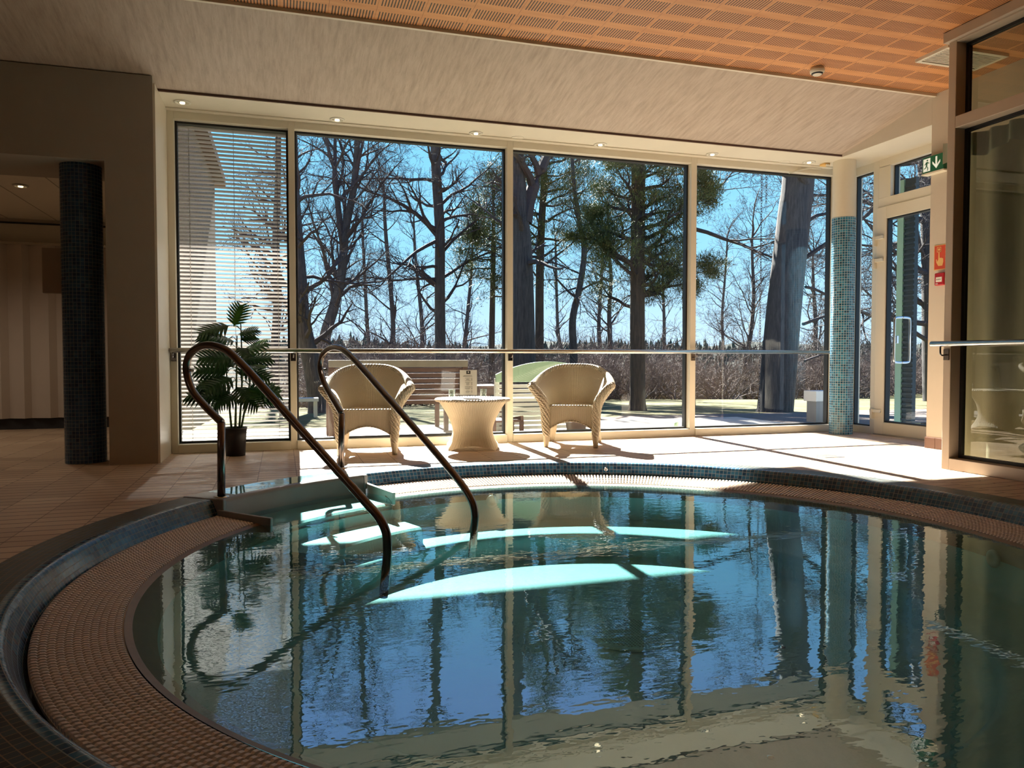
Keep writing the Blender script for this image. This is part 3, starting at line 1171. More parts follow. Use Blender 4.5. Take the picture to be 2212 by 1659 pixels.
# entry sill and the two steps between the handrails
sm = MB()
sm.lathe([(2.62, .0), (2.60, .006), (2.345, .006), (2.322, .0), (2.315, -.02), (2.31, -.145)], (CX, CY, 0), 50, E0, E1)
part(sm, 'entry_sill', M['stone'], pool, smooth=True)
for aa in (E0, E1):
    sm = MB()
    d = Vector((cos(aa), sin(aa), 0))
    sm.bar(Vector((CX, CY, -.045)) + d * 2.31, Vector((CX, CY, -.045)) + d * 2.61, .03, .10)
    part(sm, 'sill_end', M['stone'], pool, bevel=.006)
st = MB()
st.lathe([(2.33, -.145), (2.0, -.15), (1.98, -.16), (1.97, -.25)], (CX, CY, 0), 50, E0 - .01, E1 + .01)
st.lathe([(2.0, -.25), (1.66, -.255), (1.64, -.265), (1.63, -.36)], (CX, CY, 0), 50, E0 - .01, E1 + .01)
for aa in (E0 - .01, E1 + .01):
    d = Vector((cos(aa), sin(aa), 0))
    c_ = Vector((CX, CY, 0))
    st.add([tuple(c_ + d * r + Vector((0, 0, z))) for r, z in ((2.33, -.145), (1.97, -.15), (1.97, -.25), (1.63, -.255), (1.63, -.37), (2.33, -.37))], [(0, 1, 2, 3, 4, 5)])
part(st, 'entry_steps', M['basin'], pool, smooth=False)
dm = MB()
dm.lathe([(.235, -.514), (.235, -.508), (.222, -.505), (0, -.505)], (1.60, 3.27, 0), 48)
part(dm, 'floor_drain_cover', M['basin'], pool, smooth=False)
dm = MB()
for i in range(-12, 13):
    for j in range(-12, 13):
        x, y = i * .0165, j * .0165
        if x * x + y * y < .185 ** 2:
            dm.box(1.60 + x - .0045, 1.60 + x + .0045, 3.27 + y - .003, 3.27 + y + .003, -.5055, -.5045)
part(dm, 'drain_holes', M['base'], pool)


def wall_disc(ang, r, z, rad, mat, nm, t=.012):
    Mx = Matrix.Translation((CX + r * cos(ang), CY + r * sin(ang), z)) @ Matrix.Rotation(ang, 4, 'Z') @ Matrix.Rotation(-pi / 2, 4, 'Y')
    m = MB()
    m.lathe([(rad, 0), (rad, t * .6), (rad * .8, t), (rad * .45, t), (rad * .4, t * .3), (0, t * .3)], n=24, M=Mx)
    return part(m, nm, mat, pool, smooth=True)


wall_disc(radians(-10), 1.945, -.185, .045, M['pwh'], 'water_jet')
wall_disc(radians(92), 1.945, -.20, .045, M['pwh'], 'water_jet')
wall_disc(radians(67), 2.362, -.045, .016, M['chrome'], 'level_probe')
for (x, y) in ((2.1, 2.3), (1.55, 2.1), (2.5, 2.0), (2.2, 2.9)):
    part(MB().lathe([(.013, -.513), (.011, -.506), (0, -.505)], (x, y, 0), 14), 'air_nozzle', M['chrome'], pool, smooth=True)
# water
wm = MB()
nw = 160
vv = [(CX, CY, -.1165)]
rr_ = [.5, 1.0, 1.5, 2.052]
for r in rr_:
    for k in range(nw):
        a = 2 * pi * k / nw
        q = r
        if r > 2:
            aa = a % (2 * pi)
            if E0 < aa < E1:
                q = 2.312
        vv.append((CX + q * cos(a), CY + q * sin(a), -.1165))
ff = [(0, 1 + k, 1 + (k + 1) % nw) for k in range(nw)]
for i in range(len(rr_) - 1):
    for k in range(nw):
        k2 = (k + 1) % nw
        ff.append((1 + i * nw + k, 1 + (i + 1) * nw + k, 1 + (i + 1) * nw + k2, 1 + i * nw + k2))
wm.add(vv, ff)
tag(wm.build('pool_water', M['water'], smooth=True), 'clear rippled water filling the round pool', 'water', kind='stuff')
pm = MB()
pm.lathe([(2.36, .0075), (2.58, .0075)], (CX, CY, 0), 40, E0 + .03, E1 - .06)
tag(pm.build('puddle', M['water']), 'thin puddle lying on the grey entry sill of the pool', 'puddle', kind='stuff')
fd = thing('floor_drain', 'small square metal floor drain in the sunlit tiles on the right', 'drain', (4.72, 5.23, 0))
c_ = at(1787, 985, z=0)
part(MB().box(c_.x - .10, c_.x + .10, c_.y - .10, c_.y + .10, .0, .003), 'drain_frame', M['stone'], fd)
m_ = MB()
for k in range(7):
    m_.box(c_.x - .08, c_.x + .08, c_.y - .078 + k * .024, c_.y - .070 + k * .024, .003, .0036)
part(m_, 'drain_slots', M['base'], fd)


# ---- pool handrails
def plane_pt(px, py, p0, nrm):
    a, b = at(px, py, Y=1.0), Vector((0, 0, CAM_H))
    r = a - b
    t = (Vector((p0[0], p0[1], 0)) - b).dot(nrm) / r.dot(nrm)
    return b + r * t


def pool_rail(px_post, px_curve, base, entry, label, wallnut):
    d = Vector((entry[0] - base[0], entry[1] - base[1], 0)).normalized()
    nrm = Vector((-d.y, d.x, 0))
    t = thing('pool_handrail', label, 'handrail', (base[0], base[1], 0), group='handrails at the pool entry')
    k = plane_pt(*px_post, base, nrm)
    post = [Vector((base[0], base[1], 0)), Vector((k.x, k.y, k.z))]
    part(MB().tube(post, .0225, 20), 'post', M['pipe'], t, smooth=True)
    C = [k] + [plane_pt(a, b, base, nrm) for a, b in px_curve]
    C2 = smooth_pts(C, 8)
    e = C2[-1]
    C2 += [e + Vector((0, 0, -.10)) - d * .01, e + Vector((0, 0, -.24)) - d * .03]
    part(MB().tube(C2, .0225, 20), 'rail', M['pipe'], t, smooth=True)
    part(MB().lathe([(.046, .001), (.044, .008), (.026, .012)], (base[0], base[1], 0), 28), 'base_flange', M['steel'], t, smooth=True)
    s = plane_pt(*wallnut, base, nrm)
    part(MB().tube([s - d * .0, s + d * .03], .009, 12), 'end_screw', M['steel'], t)
    return t


pool_rail((478, 912), [(442, 876), (415, 842), (403, 800), (409, 768), (430, 750), (456, 746), (488, 756), (522, 786), (570, 838), (640, 917), (720, 1006), (790, 1085), (818, 1117), (834, 1150), (837, 1187)],
          (-.346, 4.716), (.485, 3.669), 'curved dark steel pool handrail nearest the potted plant, left of the pair', (410, 800))
pool_rail((738, 893), [(716, 856), (699, 824), (692, 793), (697, 767), (713, 752), (733, 752), (752, 764), (780, 793), (822, 841), (880, 907), (940, 976), (985, 1030), (1008, 1062), (1022, 1090), (1026, 1117)],
          (.421, 5.713), (1.083, 4.273), 'curved dark steel pool handrail in front of the left wicker chair, right of the pair', (700, 798))


# ================================================================== wicker furniture
def u_curve(t, hw, back, front):
    """t in 0..1 runs from front left round the back to front right"""
    a = pi * t
    x = -cos(a)
    y = sin(a)
    e = .62
    X = hw * (abs(x) ** e) * (1 if x > 0 else -1)
    Yb = abs(y) ** e
    return X, front + (back - front) * Yb


def rim(t):
    """rim height and outward flare"""
    s = sin(pi * t)
    z = .568 + .182 * (s ** 1.15)
    x, y = u_curve(t, .335 + .035 * (1 - s), .315, -.25)
    return Vector((x, y, z))


def make_chair(loc, rz, label):
    t = thing('wicker_armchair', label, 'armchair', loc, rz, 'wicker armchairs by the window')
    nu, nv = 72, 12
    m = MB()
    v, f, u = [], [], []
    for off in (0, 1):
        for i in range(nu + 1):
            s = i / nu
            x0, y0 = u_curve(s, .215, .20, -.235)
            r = rim(s)
            for j in range(nv + 1):
                q = j / nv
                k = q ** 1.9
                p = Vector((x0 * (1 - k) + r.x * .97 * k, y0 * (1 - k) + (r.y - .01) * k, .385 + (r.z - .385) * (q ** .85)))
                if off:
                    c = Vector((0, -.05, p.z))
                    dd = (p - c)
                    dd.z = 0
                    p = p + dd.normalized() * .024 - Vector((0, 0, .01 * q))
                # embossed diamond in the middle of the back
                if not off:
                    du = (s - .5) / .13
                    dv = (q - .62) / .20
                    if abs(du) + abs(dv) < 1:
                        p.y -= .004 * (1 if (i + j) % 2 else .2)
                v.append(tuple(p))
    def idx(o_, i, j):
        return o_ * (nu + 1) * (nv + 1) + i * (nv + 1) + j
    for o_ in (0, 1):
        for i in range(nu):
            for j in range(nv):
                q = (idx(o_, i, j), idx(o_, i + 1, j), idx(o_, i + 1, j + 1), idx(o_, i, j + 1))
                f.append(q if not o_ else q[::-1])
                uu = [(i / nu * 1.25, j / nv * .38), ((i + 1) / nu * 1.25, j / nv * .38), ((i + 1) / nu * 1.25, (j + 1) / nv * .38), (i / nu * 1.25, (j + 1) / nv * .38)]
                u.append(uu if not o_ else uu[::-1])
    m.add(v, f, u)
    m.build('backrest', M['wick'], t, smooth=True)
    # rolled rim that runs down the arms into the front posts
    pts = [rim(i / 60) for i in range(61)]
    lf = [Vector((-.225, -.265, .10)), Vector((-.235, -.27, .22)), Vector((-.235, -.275, .33)), Vector((-.255, -.28, .42)), Vector((-.305, -.28, .50)), Vector((-.352, -.272, .555))]
    rf = [Vector((-p.x, p.y, p.z)) for p in lf][::-1]
    rad = [.024 + .014 * (1 - sin(pi * i / 60)) for i in range(61)]
    m = MB()
    m.tube(pts, rad, 14, uv=True)
    m.build('rolled_arm_rim', M['rope'], t, smooth=True)
    for side, pl in ((-1, lf), (1, rf[::-1])):
        sp = smooth_pts(pl + [rim(0 if side < 0 else 1) + Vector((0, .02, .005))], 5)
        n_ = len(sp)
        rr = [.027 + .018 * math.sin(pi * min(1, (i / n_) * 1.0)) ** .7 + (.004 if i % 2 else 0) for i in range(n_)]
        MB().tube(sp, rr, 14).build('arm_front', M['rope'], t, smooth=True)
    # seat
    m = MB()
    pl = [u_curve(i / 40, .225, .21, -.255) for i in range(41)]
    v = [(x, y, .385) for x, y in pl] + [(x, y, .355) for x, y in pl]
    n_ = len(pl)
    uvt = [[(x, y) for x, y in pl], [(x, y) for x, y in pl][::-1]]
    fcs = [tuple(range(n_))[::-1], tuple(range(n_, 2 * n_))]
    m.add(v, fcs, [[(x, y) for x, y in pl][::-1], [(x, y) for x, y in pl]])
    m.build('seat', M['wick'], t)
    MB().tube([(-.235, -.262, .385), (.235, -.262, .385)], .0085, 8).build('seat_edge_braid', M['rope'], t, smooth=True)
    # skirt with arches: front, sides, back
    m = MB()
    path = [(-.235, -.26), (.235, -.26), (.235, .21), (-.235, .21)]
    nn = 28
    for s in range(4):
        a, b = Vector(path[s]), Vector(path[(s + 1) % 4])
        tn = (b - a).normalized()
        nr = Vector((tn.y, -tn.x))
        v, f, u = [], [], []
        for i in range(nn + 1):
            q = i / nn
            p = a.lerp(b, q)
            arch = .13 + (.115 if s != 2 else .10) * (max(0, sin(pi * q))) ** .75
            for (dz, dn) in ((.385, 0), (arch, 0), (arch, -.022), (.385, -.022)):
                pp = p + nr * dn
                v.append((pp.x, pp.y, dz))
        L = (b - a).length
        for i in range(nn):
            for j in range(3):
                f.append((i * 4 + j, (i + 1) * 4 + j, (i + 1) * 4 + j + 1, i * 4 + j + 1)[::-1])
                z0, z1 = (.385, .16) if j == 0 else (0, .02)
                u.append([(i / nn * L, z0), ((i + 1) / nn * L, z0), ((i + 1) / nn * L, z1), (i / nn * L, z1)][::-1])
        m.add(v, f, u)
    m.build('skirt', M['wick'], t, smooth=False)
    m = MB()
    m.tube([(-.235 + .47 * i / 30, -.263, .13 + .115 * max(0, sin(pi * i / 30)) ** .75) for i in range(31)], .006, 8)
    m.build('arch_braid', M['rope'], t, smooth=True)
    for x, y, lx, ly in ((-.225, -.245, -.23, -.262), (.225, -.245, .23, -.262), (-.215, .20, -.235, .235), (.215, .20, .235, .235)):
        MB().tube([(x, y, .20), (x, y, .13), (lx, ly, .0)], [.036, .034, .021], 14).build('leg', M['wick'], t, smooth=True)
    return t


make_chair((.735, 6.70, 0), radians(-9), 'cream wicker tub armchair on the left, behind the pool handrail')
make_chair((2.67, 6.68, 0), radians(-27), 'cream wicker tub armchair on the right of the small table')

tb = thing('wicker_table', 'round cream wicker side table with a waisted base between the armchairs', 'table', (1.67, 6.655, 0), radians(-14))
m = MB()
m.lathe([(0, .458), (.315, .458), (.335, .455)], n=48)
m.lathe([(0, .442), (.30, .440)], n=48)
m.build('tabletop', M['wick'], tb, smooth=True)
MB().tube([(.332 * cos(a), .332 * sin(a), .447) for a in [2 * pi * k / 60 for k in range(61)]], .015, 10).build('braided_edge', M['rope'], tb, smooth=True)
m = MB()
nu, nv = 96, 26
v, f, u = [], [], []
for j in range(nv + 1):
    q = j / nv
    z_ = .44 * q
    rc = .178 + .135 * max(0, (q - .35) / .65) ** 1.6 + .055 * max(0, (.42 - q) / .42) ** 1.5
    sq = max(0, 1 - q * 1.5)
    for i in range(nu):
        a = 2 * pi * i / nu
        k = 1 / (abs(cos(a)) ** (2 + 2.5 * sq) + abs(sin(a)) ** (2 + 2.5 * sq)) ** (1 / (2 + 2.5 * sq))
        rr = rc * k * (1 + .012 * cos(a * 48))
        zz = z_
        if j < 5:
            arch = .045 * (abs(cos(2 * a)) ** .8)
            zz = arch * (1 - j / 5) + z_
        v.append((rr * cos(a), rr * sin(a), zz))
for j in range(nv):
    for i in range(nu):
        i2 = (i + 1) % nu
        f.append((j * nu + i, j * nu + i2, (j + 1) * nu + i2, (j + 1) * nu + i))
        u.append([(i * .0125, j * .018), ((i + 1) * .0125, j * .018), ((i + 1) * .0125, (j + 1) * .018), (i * .0125, (j + 1) * .018)])
m.add(v, f, u)
m.build('waisted_base', M['wick'], tb, smooth=True)

TZ = .459
def tumbler(px, py, lab):
    p = at(px, py, z=TZ)
    g = thing('drinking_glass', lab, 'glass', (p.x, p.y, TZ), group='drinking glasses on the wicker table')
    MB().lathe([(.0, .001), (.028, .001), (.033, .075), (.0305, .075), (.027, .012), (0, .012)], n=24).build('tumbler', M['tumbler'], g, smooth=True)
    MB().lathe([(0, .013), (.026, .013), (.0275, .030), (0, .030)], n=20).build('water_fill', M['tumbler'], g, smooth=True)
    return g


tumbler(976, 859, 'clear tumbler on the wicker table, left of the menu stand')
tumbler(1044, 857, 'clear tumbler on the wicker table, right of the menu stand')
sp = at(1012, 860, z=TZ)
ms = thing('menu_stand', 'clear acrylic stand holding a printed menu sheet on the wicker table', 'menu stand', (sp.x, sp.y, TZ), radians(-13))
Mt = Matrix.Rotation(radians(-9), 4, 'X')
W, Hh = .19, .285
MB().box(-W / 2, W / 2, -.002, .002, 0, Hh, Mt).build('acrylic_holder', M['acryl'], ms)
MB().box(-W / 2, W / 2, -.03, .05, 0, .003).build('acrylic_foot', M['acryl'], ms)
MB().box(-W / 2 + .016, W / 2 - .016, .0025, .0032, .03, Hh - .025, Mt).build('menu_sheet', M['paper'], ms)
sh = MB().box(-W / 2 + .016, W / 2 - .016, -.0032, -.0025, .03, Hh - .025, Mt).build('menu_sheet', M['paper'], ms)
MB().box(-.019, .019, -.0040, -.0034, Hh - .062, Hh - .032, Mt).build('logo_block', M['ink'], sh)
em = MB()
em.prism([(.007 * cos(2 * pi * q / 6), .007 * sin(2 * pi * q / 6) + Hh - .045) for q in range(6)], lambda a, b, c: Mt @ Vector((a, -.0046 + c, b)), .0004)
em.build('logo_mark', M['paper'], sh)
tx = MB()
rg = random.Random(5)
rows = [(.055, .075), (.045, .085)] + [None] + [(.02, .045)] * 4 + [None] + [(.012, .045)] * 4 + [None] + [(.03, .05)] * 4 + [None] + [(.02, .045)] * 3
zz = Hh - .078
for r in rows:
    if r:
        w_ = rg.uniform(*r)
        x = -w_ / 2 - .008
        while x < w_ / 2 - .008:
            l_ = rg.uniform(.004, .011)
            tx.box(x, x + l_, -.0040, -.0034, zz, zz + .0026, Mt)
            x += l_ + .002
        if r[1] < .06:
            tx.box(.026, .036, -.0040, -.0034, zz, zz + .0026, Mt)
    zz -= .0078
tx.build('printed_lines', M['ink'], sh)

# ================================================================== potted plant
pp = at(508, 986, z=0)
pl = thing('potted_plant', 'leafy split-leaf plant in a black pot by the blind-covered window', 'plant', (pp.x, pp.y + .07, 0))
py = pp.y + .07
m = MB()
m.lathe([(0, .002), (.078, .002), (.088, .17), (.093, .225), (.097, .225), (.097, .240), (.088, .240), (.085, .205), (0, .205)], (pp.x, py, 0), 36)
part(m, 'pot', M['pot'], pl, smooth=True)
part(MB().lathe([(.084, .20), (.05, .212), (0, .215)], (pp.x, py, 0), 24), 'soil', M['lip'], pl, smooth=True)


def leaf(mb, base, tip, width, nrm, lobes=8, droop=.25):
    base, tip = Vector(base), Vector(tip)
    ax = tip - base
    L = ax.length
    ax.normalize()
    nrm = Vector(nrm)
    side = ax.cross(nrm).normalized()
    up = side.cross(ax).normalized()

    def mid(s):
        return base + ax * (L * s) - up * (droop * L * s * s) * .5

    for i in range(lobes * 2 + 1):
        pass
    prev = None
    for i in range(15):
        s0, s1 = i / 15, (i + 1) / 15
        w0 = .12 * width * sin(pi * min(1, s0 * .9 + .08))
        w1 = .12 * width * sin(pi * min(1, s1 * .9 + .08)) if i < 14 else 0
        a, b = mid(s0), mid(s1)
        mb.add([tuple(a - side * w0), tuple(a + side * w0), tuple(b + side * w1), tuple(b - side * w1)], [(0, 1, 2, 3)])
    for sd in (-1, 1):
        for i in range(lobes):
            s = .06 + .86 * (i + .5) / lobes
            ln = width * (sin(pi * (s * .80 + .16)) ** .8)
            fw_ = .35 + .55 * s
            d = (side * sd + ax * fw_).normalized()
            o_ = mid(s)
            wv = .5 * L / lobes * 1.02
            p1 = o_ + ax * wv
            p2 = o_ - ax * wv
            q1 = o_ + d * ln * .6 + ax * wv * .8 - up * ln * .06
            q2 = o_ + d * ln * .6 - ax * wv * .65 - up * ln * .06
            tp = o_ + d * ln - up * ln * .22
            mb.add([tuple(p2), tuple(p1), tuple(q1), tuple(tp), tuple(q2)], [(0, 1, 2, 3, 4)])


LV = [(505, 705, 519, 655, 0, 1), (497, 703, 425, 716, -.05, 0), (515, 722, 557, 708, 0, 0), (490, 745, 432, 722, .05, 0), (508, 738, 458, 720, -.08, 0),
      (520, 735, 553, 724, .04, 0), (512, 768, 574, 733, -.05, 1), (520, 778, 588, 768, .0, 0), (500, 775, 428, 768, -.1, 0), (495, 800, 420, 795, 0, 0),
      (488, 822, 424, 826, .06, 0), (525, 800, 585, 815, -.06, 0), (535, 790, 580, 800, .08, 0), (498, 848, 432, 856, -.04, 0), (490, 838, 398, 848, .04, 0),
      (530, 842, 608, 846, 0, 0), (528, 855, 590, 862, .06, 0), (505, 795, 470, 755, .10, 0), (520, 815, 545, 770, .10, 0), (515, 855, 470, 868, -.1, 0),
      (510, 835, 540, 860, -.12, 0), (500, 762, 462, 790, .02, 0), (545, 852, 596, 828, .06, 1), (503, 815, 440, 838, -.12, 0),
      (500, 790, 455, 812, .1, 0), (515, 750, 540, 770, -.1, 0), (528, 822, 560, 842, .1, 0), (492, 850, 455, 880, .05, 0), (498, 730, 475, 745, .1, 0), (525, 790, 560, 790, -.12, 0), (505, 825, 480, 850, .12, 0), (520, 850, 560, 878, -.08, 0)]
rg = random.Random(11)
stm = MB()
stems = [(-.030, .02), (.0, -.02), (.03, .02), (.045, -.01)]
tops = []
for k, (dx, dy) in enumerate(stems):
    b0 = Vector((pp.x + dx, py + dy, .21))
    tp = at([488, 512, 520, 545][k], [790, 725, 700, 800][k], Y=py + dy * 2)
    mdp = b0.lerp(tp, .5) + Vector((rg.uniform(-.02, .02), 0, 0))
    q = smooth_pts([b0, mdp, tp], 6)
    part(MB().tube(q, [.010 - .006 * i / len(q) for i in range(len(q))], 8), 'stem', M['stem'], pl, smooth=True)
    tops.append(q)
for i, (ax_, ay_, bx_, by_, dy, lt) in enumerate(LV):
    b0 = at(ax_, ay_, Y=py + dy * .3)
    t0 = at(bx_, by_, Y=py + dy * 1.6)
    m = MB()
    nrm = (rg.uniform(-.15, .15), -.62 + rg.uniform(-.25, .25), .75)
    leaf(m, b0, t0, (t0 - b0).length * .44 + .045, nrm)
    # petiole from the nearest stem
    s = min((p for q in tops for p in q), key=lambda p: (p - b0).length + (2 if p.z > b0.z - .02 else 0))
    m.tube([s, s.lerp(b0, .5) + Vector((0, 0, .02)), b0], .0028, 5)
    part(m, 'leaf', M['leafl'] if lt else M['leafg'], pl, label='pale fresh green leaf' if lt else None)

# ================================================================== outdoors: ground
def gz(x, y):
    if y < 8.0:
        return -.03
    z = -.03 - .036 * (y - 8)
    if y > 22:
        z -= .006 * (y - 22) ** 2 if y < 45 else .006 * 23 ** 2
    if y > 45:
        z -= .276 * 0
        z = -.03 - .036 * 37 - .006 * 529 + (y - 45) * .028 + 0
        z += 2.5 * max(0, (y - 130) / 120) ** 1.3
    z += .12 * sin(x * .35 + y * .21) * min(1, max(0, (y - 12) / 20))
    return z


gr = MB()
ysr = [7.9 + .45 * k for k in range(36)] + [24.4 + 1.2 * k for k in range(20)]
xsr = [-16 + 1.6 * k for k in range(58)]
vv = [(x, y, gz(x, y)) for y in ysr for x in xsr]
ff = []
nx = len(xsr)
for j in range(len(ysr) - 1):
    for i in range(nx - 1):
        ff.append((j * nx + i, j * nx + i + 1, (j + 1) * nx + i + 1, (j + 1) * nx + i))
gr.add(vv, ff)
struct(gr.build('lawn', M['ground'], smooth=True), 'dry spring lawn and gravel outside the windows')
fh = MB()
ysr = [47 + 6 * k for k in range(45)]
xsr = [-120 + 8 * k for k in range(62)]
nx = len(xsr)
vv = [(x, y, gz(x, y) + (1.2 * sin(x * .06 + 1) + .7 * sin(x * .17 + y * .05)) * min(1, (y - 45) / 80)) for y in ysr for x in xsr]
ff = []
for j in range(len(ysr) - 1):
    for i in range(nx - 1):
        ff.append((j * nx + i, j * nx + i + 1, (j + 1) * nx + i + 1, (j + 1) * nx + i))
fh.add(vv, ff)
struct(fh.build('hillside', M['hill'], smooth=True), 'brown wooded hillside across the valley')
struct(MB().box(-1.1, 6.3, 7.2, 9.4, -.06, -.02).build('patio', M['paver']), 'pale paved terrace outside the windows')
# neighbouring brick wing on the left, seen through the blind
bw = MB()
bw.box(-6, -1.16, 10.2, 15.2, -.6, 4.1)
bw.box(-1.19, -1.16, 7.2, 10.2, -.1, 4.1)
struct(bw.build('brick_wing', M['brick']), 'pale brick building wing seen through the blind')
struct(MB().box(-6.2, -.98, 7.2, 15.4, 4.1, 4.25).build('trim_11', M['oiled']))

# ================================================================== trees
RG = random.Random(42)


def tube_fast(mb, pts, rads, n):
    base = len(mb.v)
    m = len(pts)
    for i in range(m):
        a = pts[max(i - 1, 0)]
        b = pts[min(i + 1, m - 1)]
        dx, dy, dz = b[0] - a[0], b[1] - a[1], b[2] - a[2]
        L = sqrt(dx * dx + dy * dy + dz * dz) or 1
        dx, dy, dz = dx / L, dy / L, dz / L
        # perpendicular frame
        if abs(dz) < .9:
            ux, uy, uz = -dy, dx, 0.0
        else:
            ux, uy, uz = 0.0, -dz, dy
        l2 = sqrt(ux * ux + uy * uy + uz * uz) or 1
        ux, uy, uz = ux / l2, uy / l2, uz / l2
        wx, wy, wz = dy * uz - dz * uy, dz * ux - dx * uz, dx * uy - dy * ux
        p, r = pts[i], rads[i]
        for k in range(n):
            c, s = CS[n][k]
            mb.v.append((p[0] + r * (ux * c + wx * s), p[1] + r * (uy * c + wy * s), p[2] + r * (uz * c + wz * s)))
    for i in range(m - 1):
        for k in range(n):
            k2 = (k + 1) % n
            mb.f.append((base + i * n + k, base + i * n + k2, base + (i + 1) * n + k2, base + (i + 1) * n + k))
            mb.uv.append(None)


CS = {n: [(cos(2 * pi * k / n), sin(2 * pi * k / n)) for k in range(n)] for n in (3, 4, 5, 6, 8, 10, 12, 14)}


def grow(mb, p, d, L, r, lev, maxlev, kids, wig, up, tips, zmax=99):
    """one wavy limb with its own limbs"""
    nseg = (7, 6, 5, 4, 3)[min(lev, 4)]
    pts, rads, dirs = [p], [r], [d]
    x, y, z = p
    dx, dy, dz = d
    st_ = L / nseg
    for i in range(nseg):
        dx += RG.gauss(0, wig)
        dy += RG.gauss(0, wig)
        dz += RG.gauss(0, wig) + up
        if z > zmax:
            dz = min(dz, .1)
        l = sqrt(dx * dx + dy * dy + dz * dz)
        dx, dy, dz = dx / l, dy / l, dz / l
        x += dx * st_
        y += dy * st_
        z += dz * st_
        pts.append((x, y, z))
        dirs.append((dx, dy, dz))
        rads.append(max(.0028, r * (1 - .8 * (i + 1) / nseg)))
    tube_fast(mb, pts, rads, (6, 5, 4, 3, 3)[min(lev, 4)])
    if lev >= maxlev:
        tips.append((pts[-1], dirs[-1]))
        if lev <= 3:
            tips.append((pts[-2], dirs[-2]))
        return
    k = kids[min(lev, len(kids) - 1)]
    for c in range(k):
        q = .22 + .78 * (c + RG.random()) / k
        i = min(nseg - 1, int(q * nseg))
        fr_ = q * nseg - i
        a, b = pts[i], pts[i + 1]
        pp_ = (a[0] + (b[0] - a[0]) * fr_, a[1] + (b[1] - a[1]) * fr_, a[2] + (b[2] - a[2]) * fr_)
        dd = dirs[i]
        sx_, sy_, sz_ = RG.gauss(0, 1), RG.gauss(0, 1), RG.gauss(0, .7)
        dot = sx_ * dd[0] + sy_ * dd[1] + sz_ * dd[2]
        sx_, sy_, sz_ = sx_ - dot * dd[0], sy_ - dot * dd[1], sz_ - dot * dd[2]
        l = sqrt(sx_ ** 2 + sy_ ** 2 + sz_ ** 2) or 1
        g = RG.uniform(.7, 1.3)
        nd = (dd[0] + g * sx_ / l, dd[1] + g * sy_ / l, dd[2] + g * sz_ / l)
        l = sqrt(sum(t * t for t in nd))
        nd = tuple(t / l for t in nd)
        rr = max(.0032, (rads[i] * (1 - fr_) + rads[i + 1] * fr_) * RG.uniform(.5, .72))
        grow(mb, pp_, nd, L * RG.uniform(.38, .62) * (1.15 - .5 * q), rr, lev + 1, maxlev, kids, wig * 1.1, up, tips, zmax)


def trunk_pts(path, Y, dz=0):
    return [at(px, py_, Y=Y + q) for (px, py_, q) in path]


def needles(mb, tips, ln, n, sp):
    for (p, d) in tips:
        for c in range(n):
            a = RG.uniform(0, 2 * pi)
            ox, oy, oz = RG.gauss(0, sp), RG.gauss(0, sp), RG.gauss(0, sp * .6)
            vx, vy, vz = d[0] * .6 + RG.gauss(0, .6), d[1] * .6 + RG.gauss(0, .6), d[2] * .6 + RG.gauss(0, .45) + .15
            l = sqrt(vx * vx + vy * vy + vz * vz) or 1
            vx, vy, vz = vx / l * ln, vy / l * ln, vz / l * ln
            wx, wy = -vy * .10, vx * .10
            b = len(mb.v)
            x, y, z = p[0] + ox, p[1] + oy, p[2] + oz
            mb.v += [(x - wx, y - wy, z), (x + wx, y + wy, z), (x + vx, y + vy, z + vz)]
            mb.f.append((b, b + 1, b + 2))
            mb.uv.append(None)


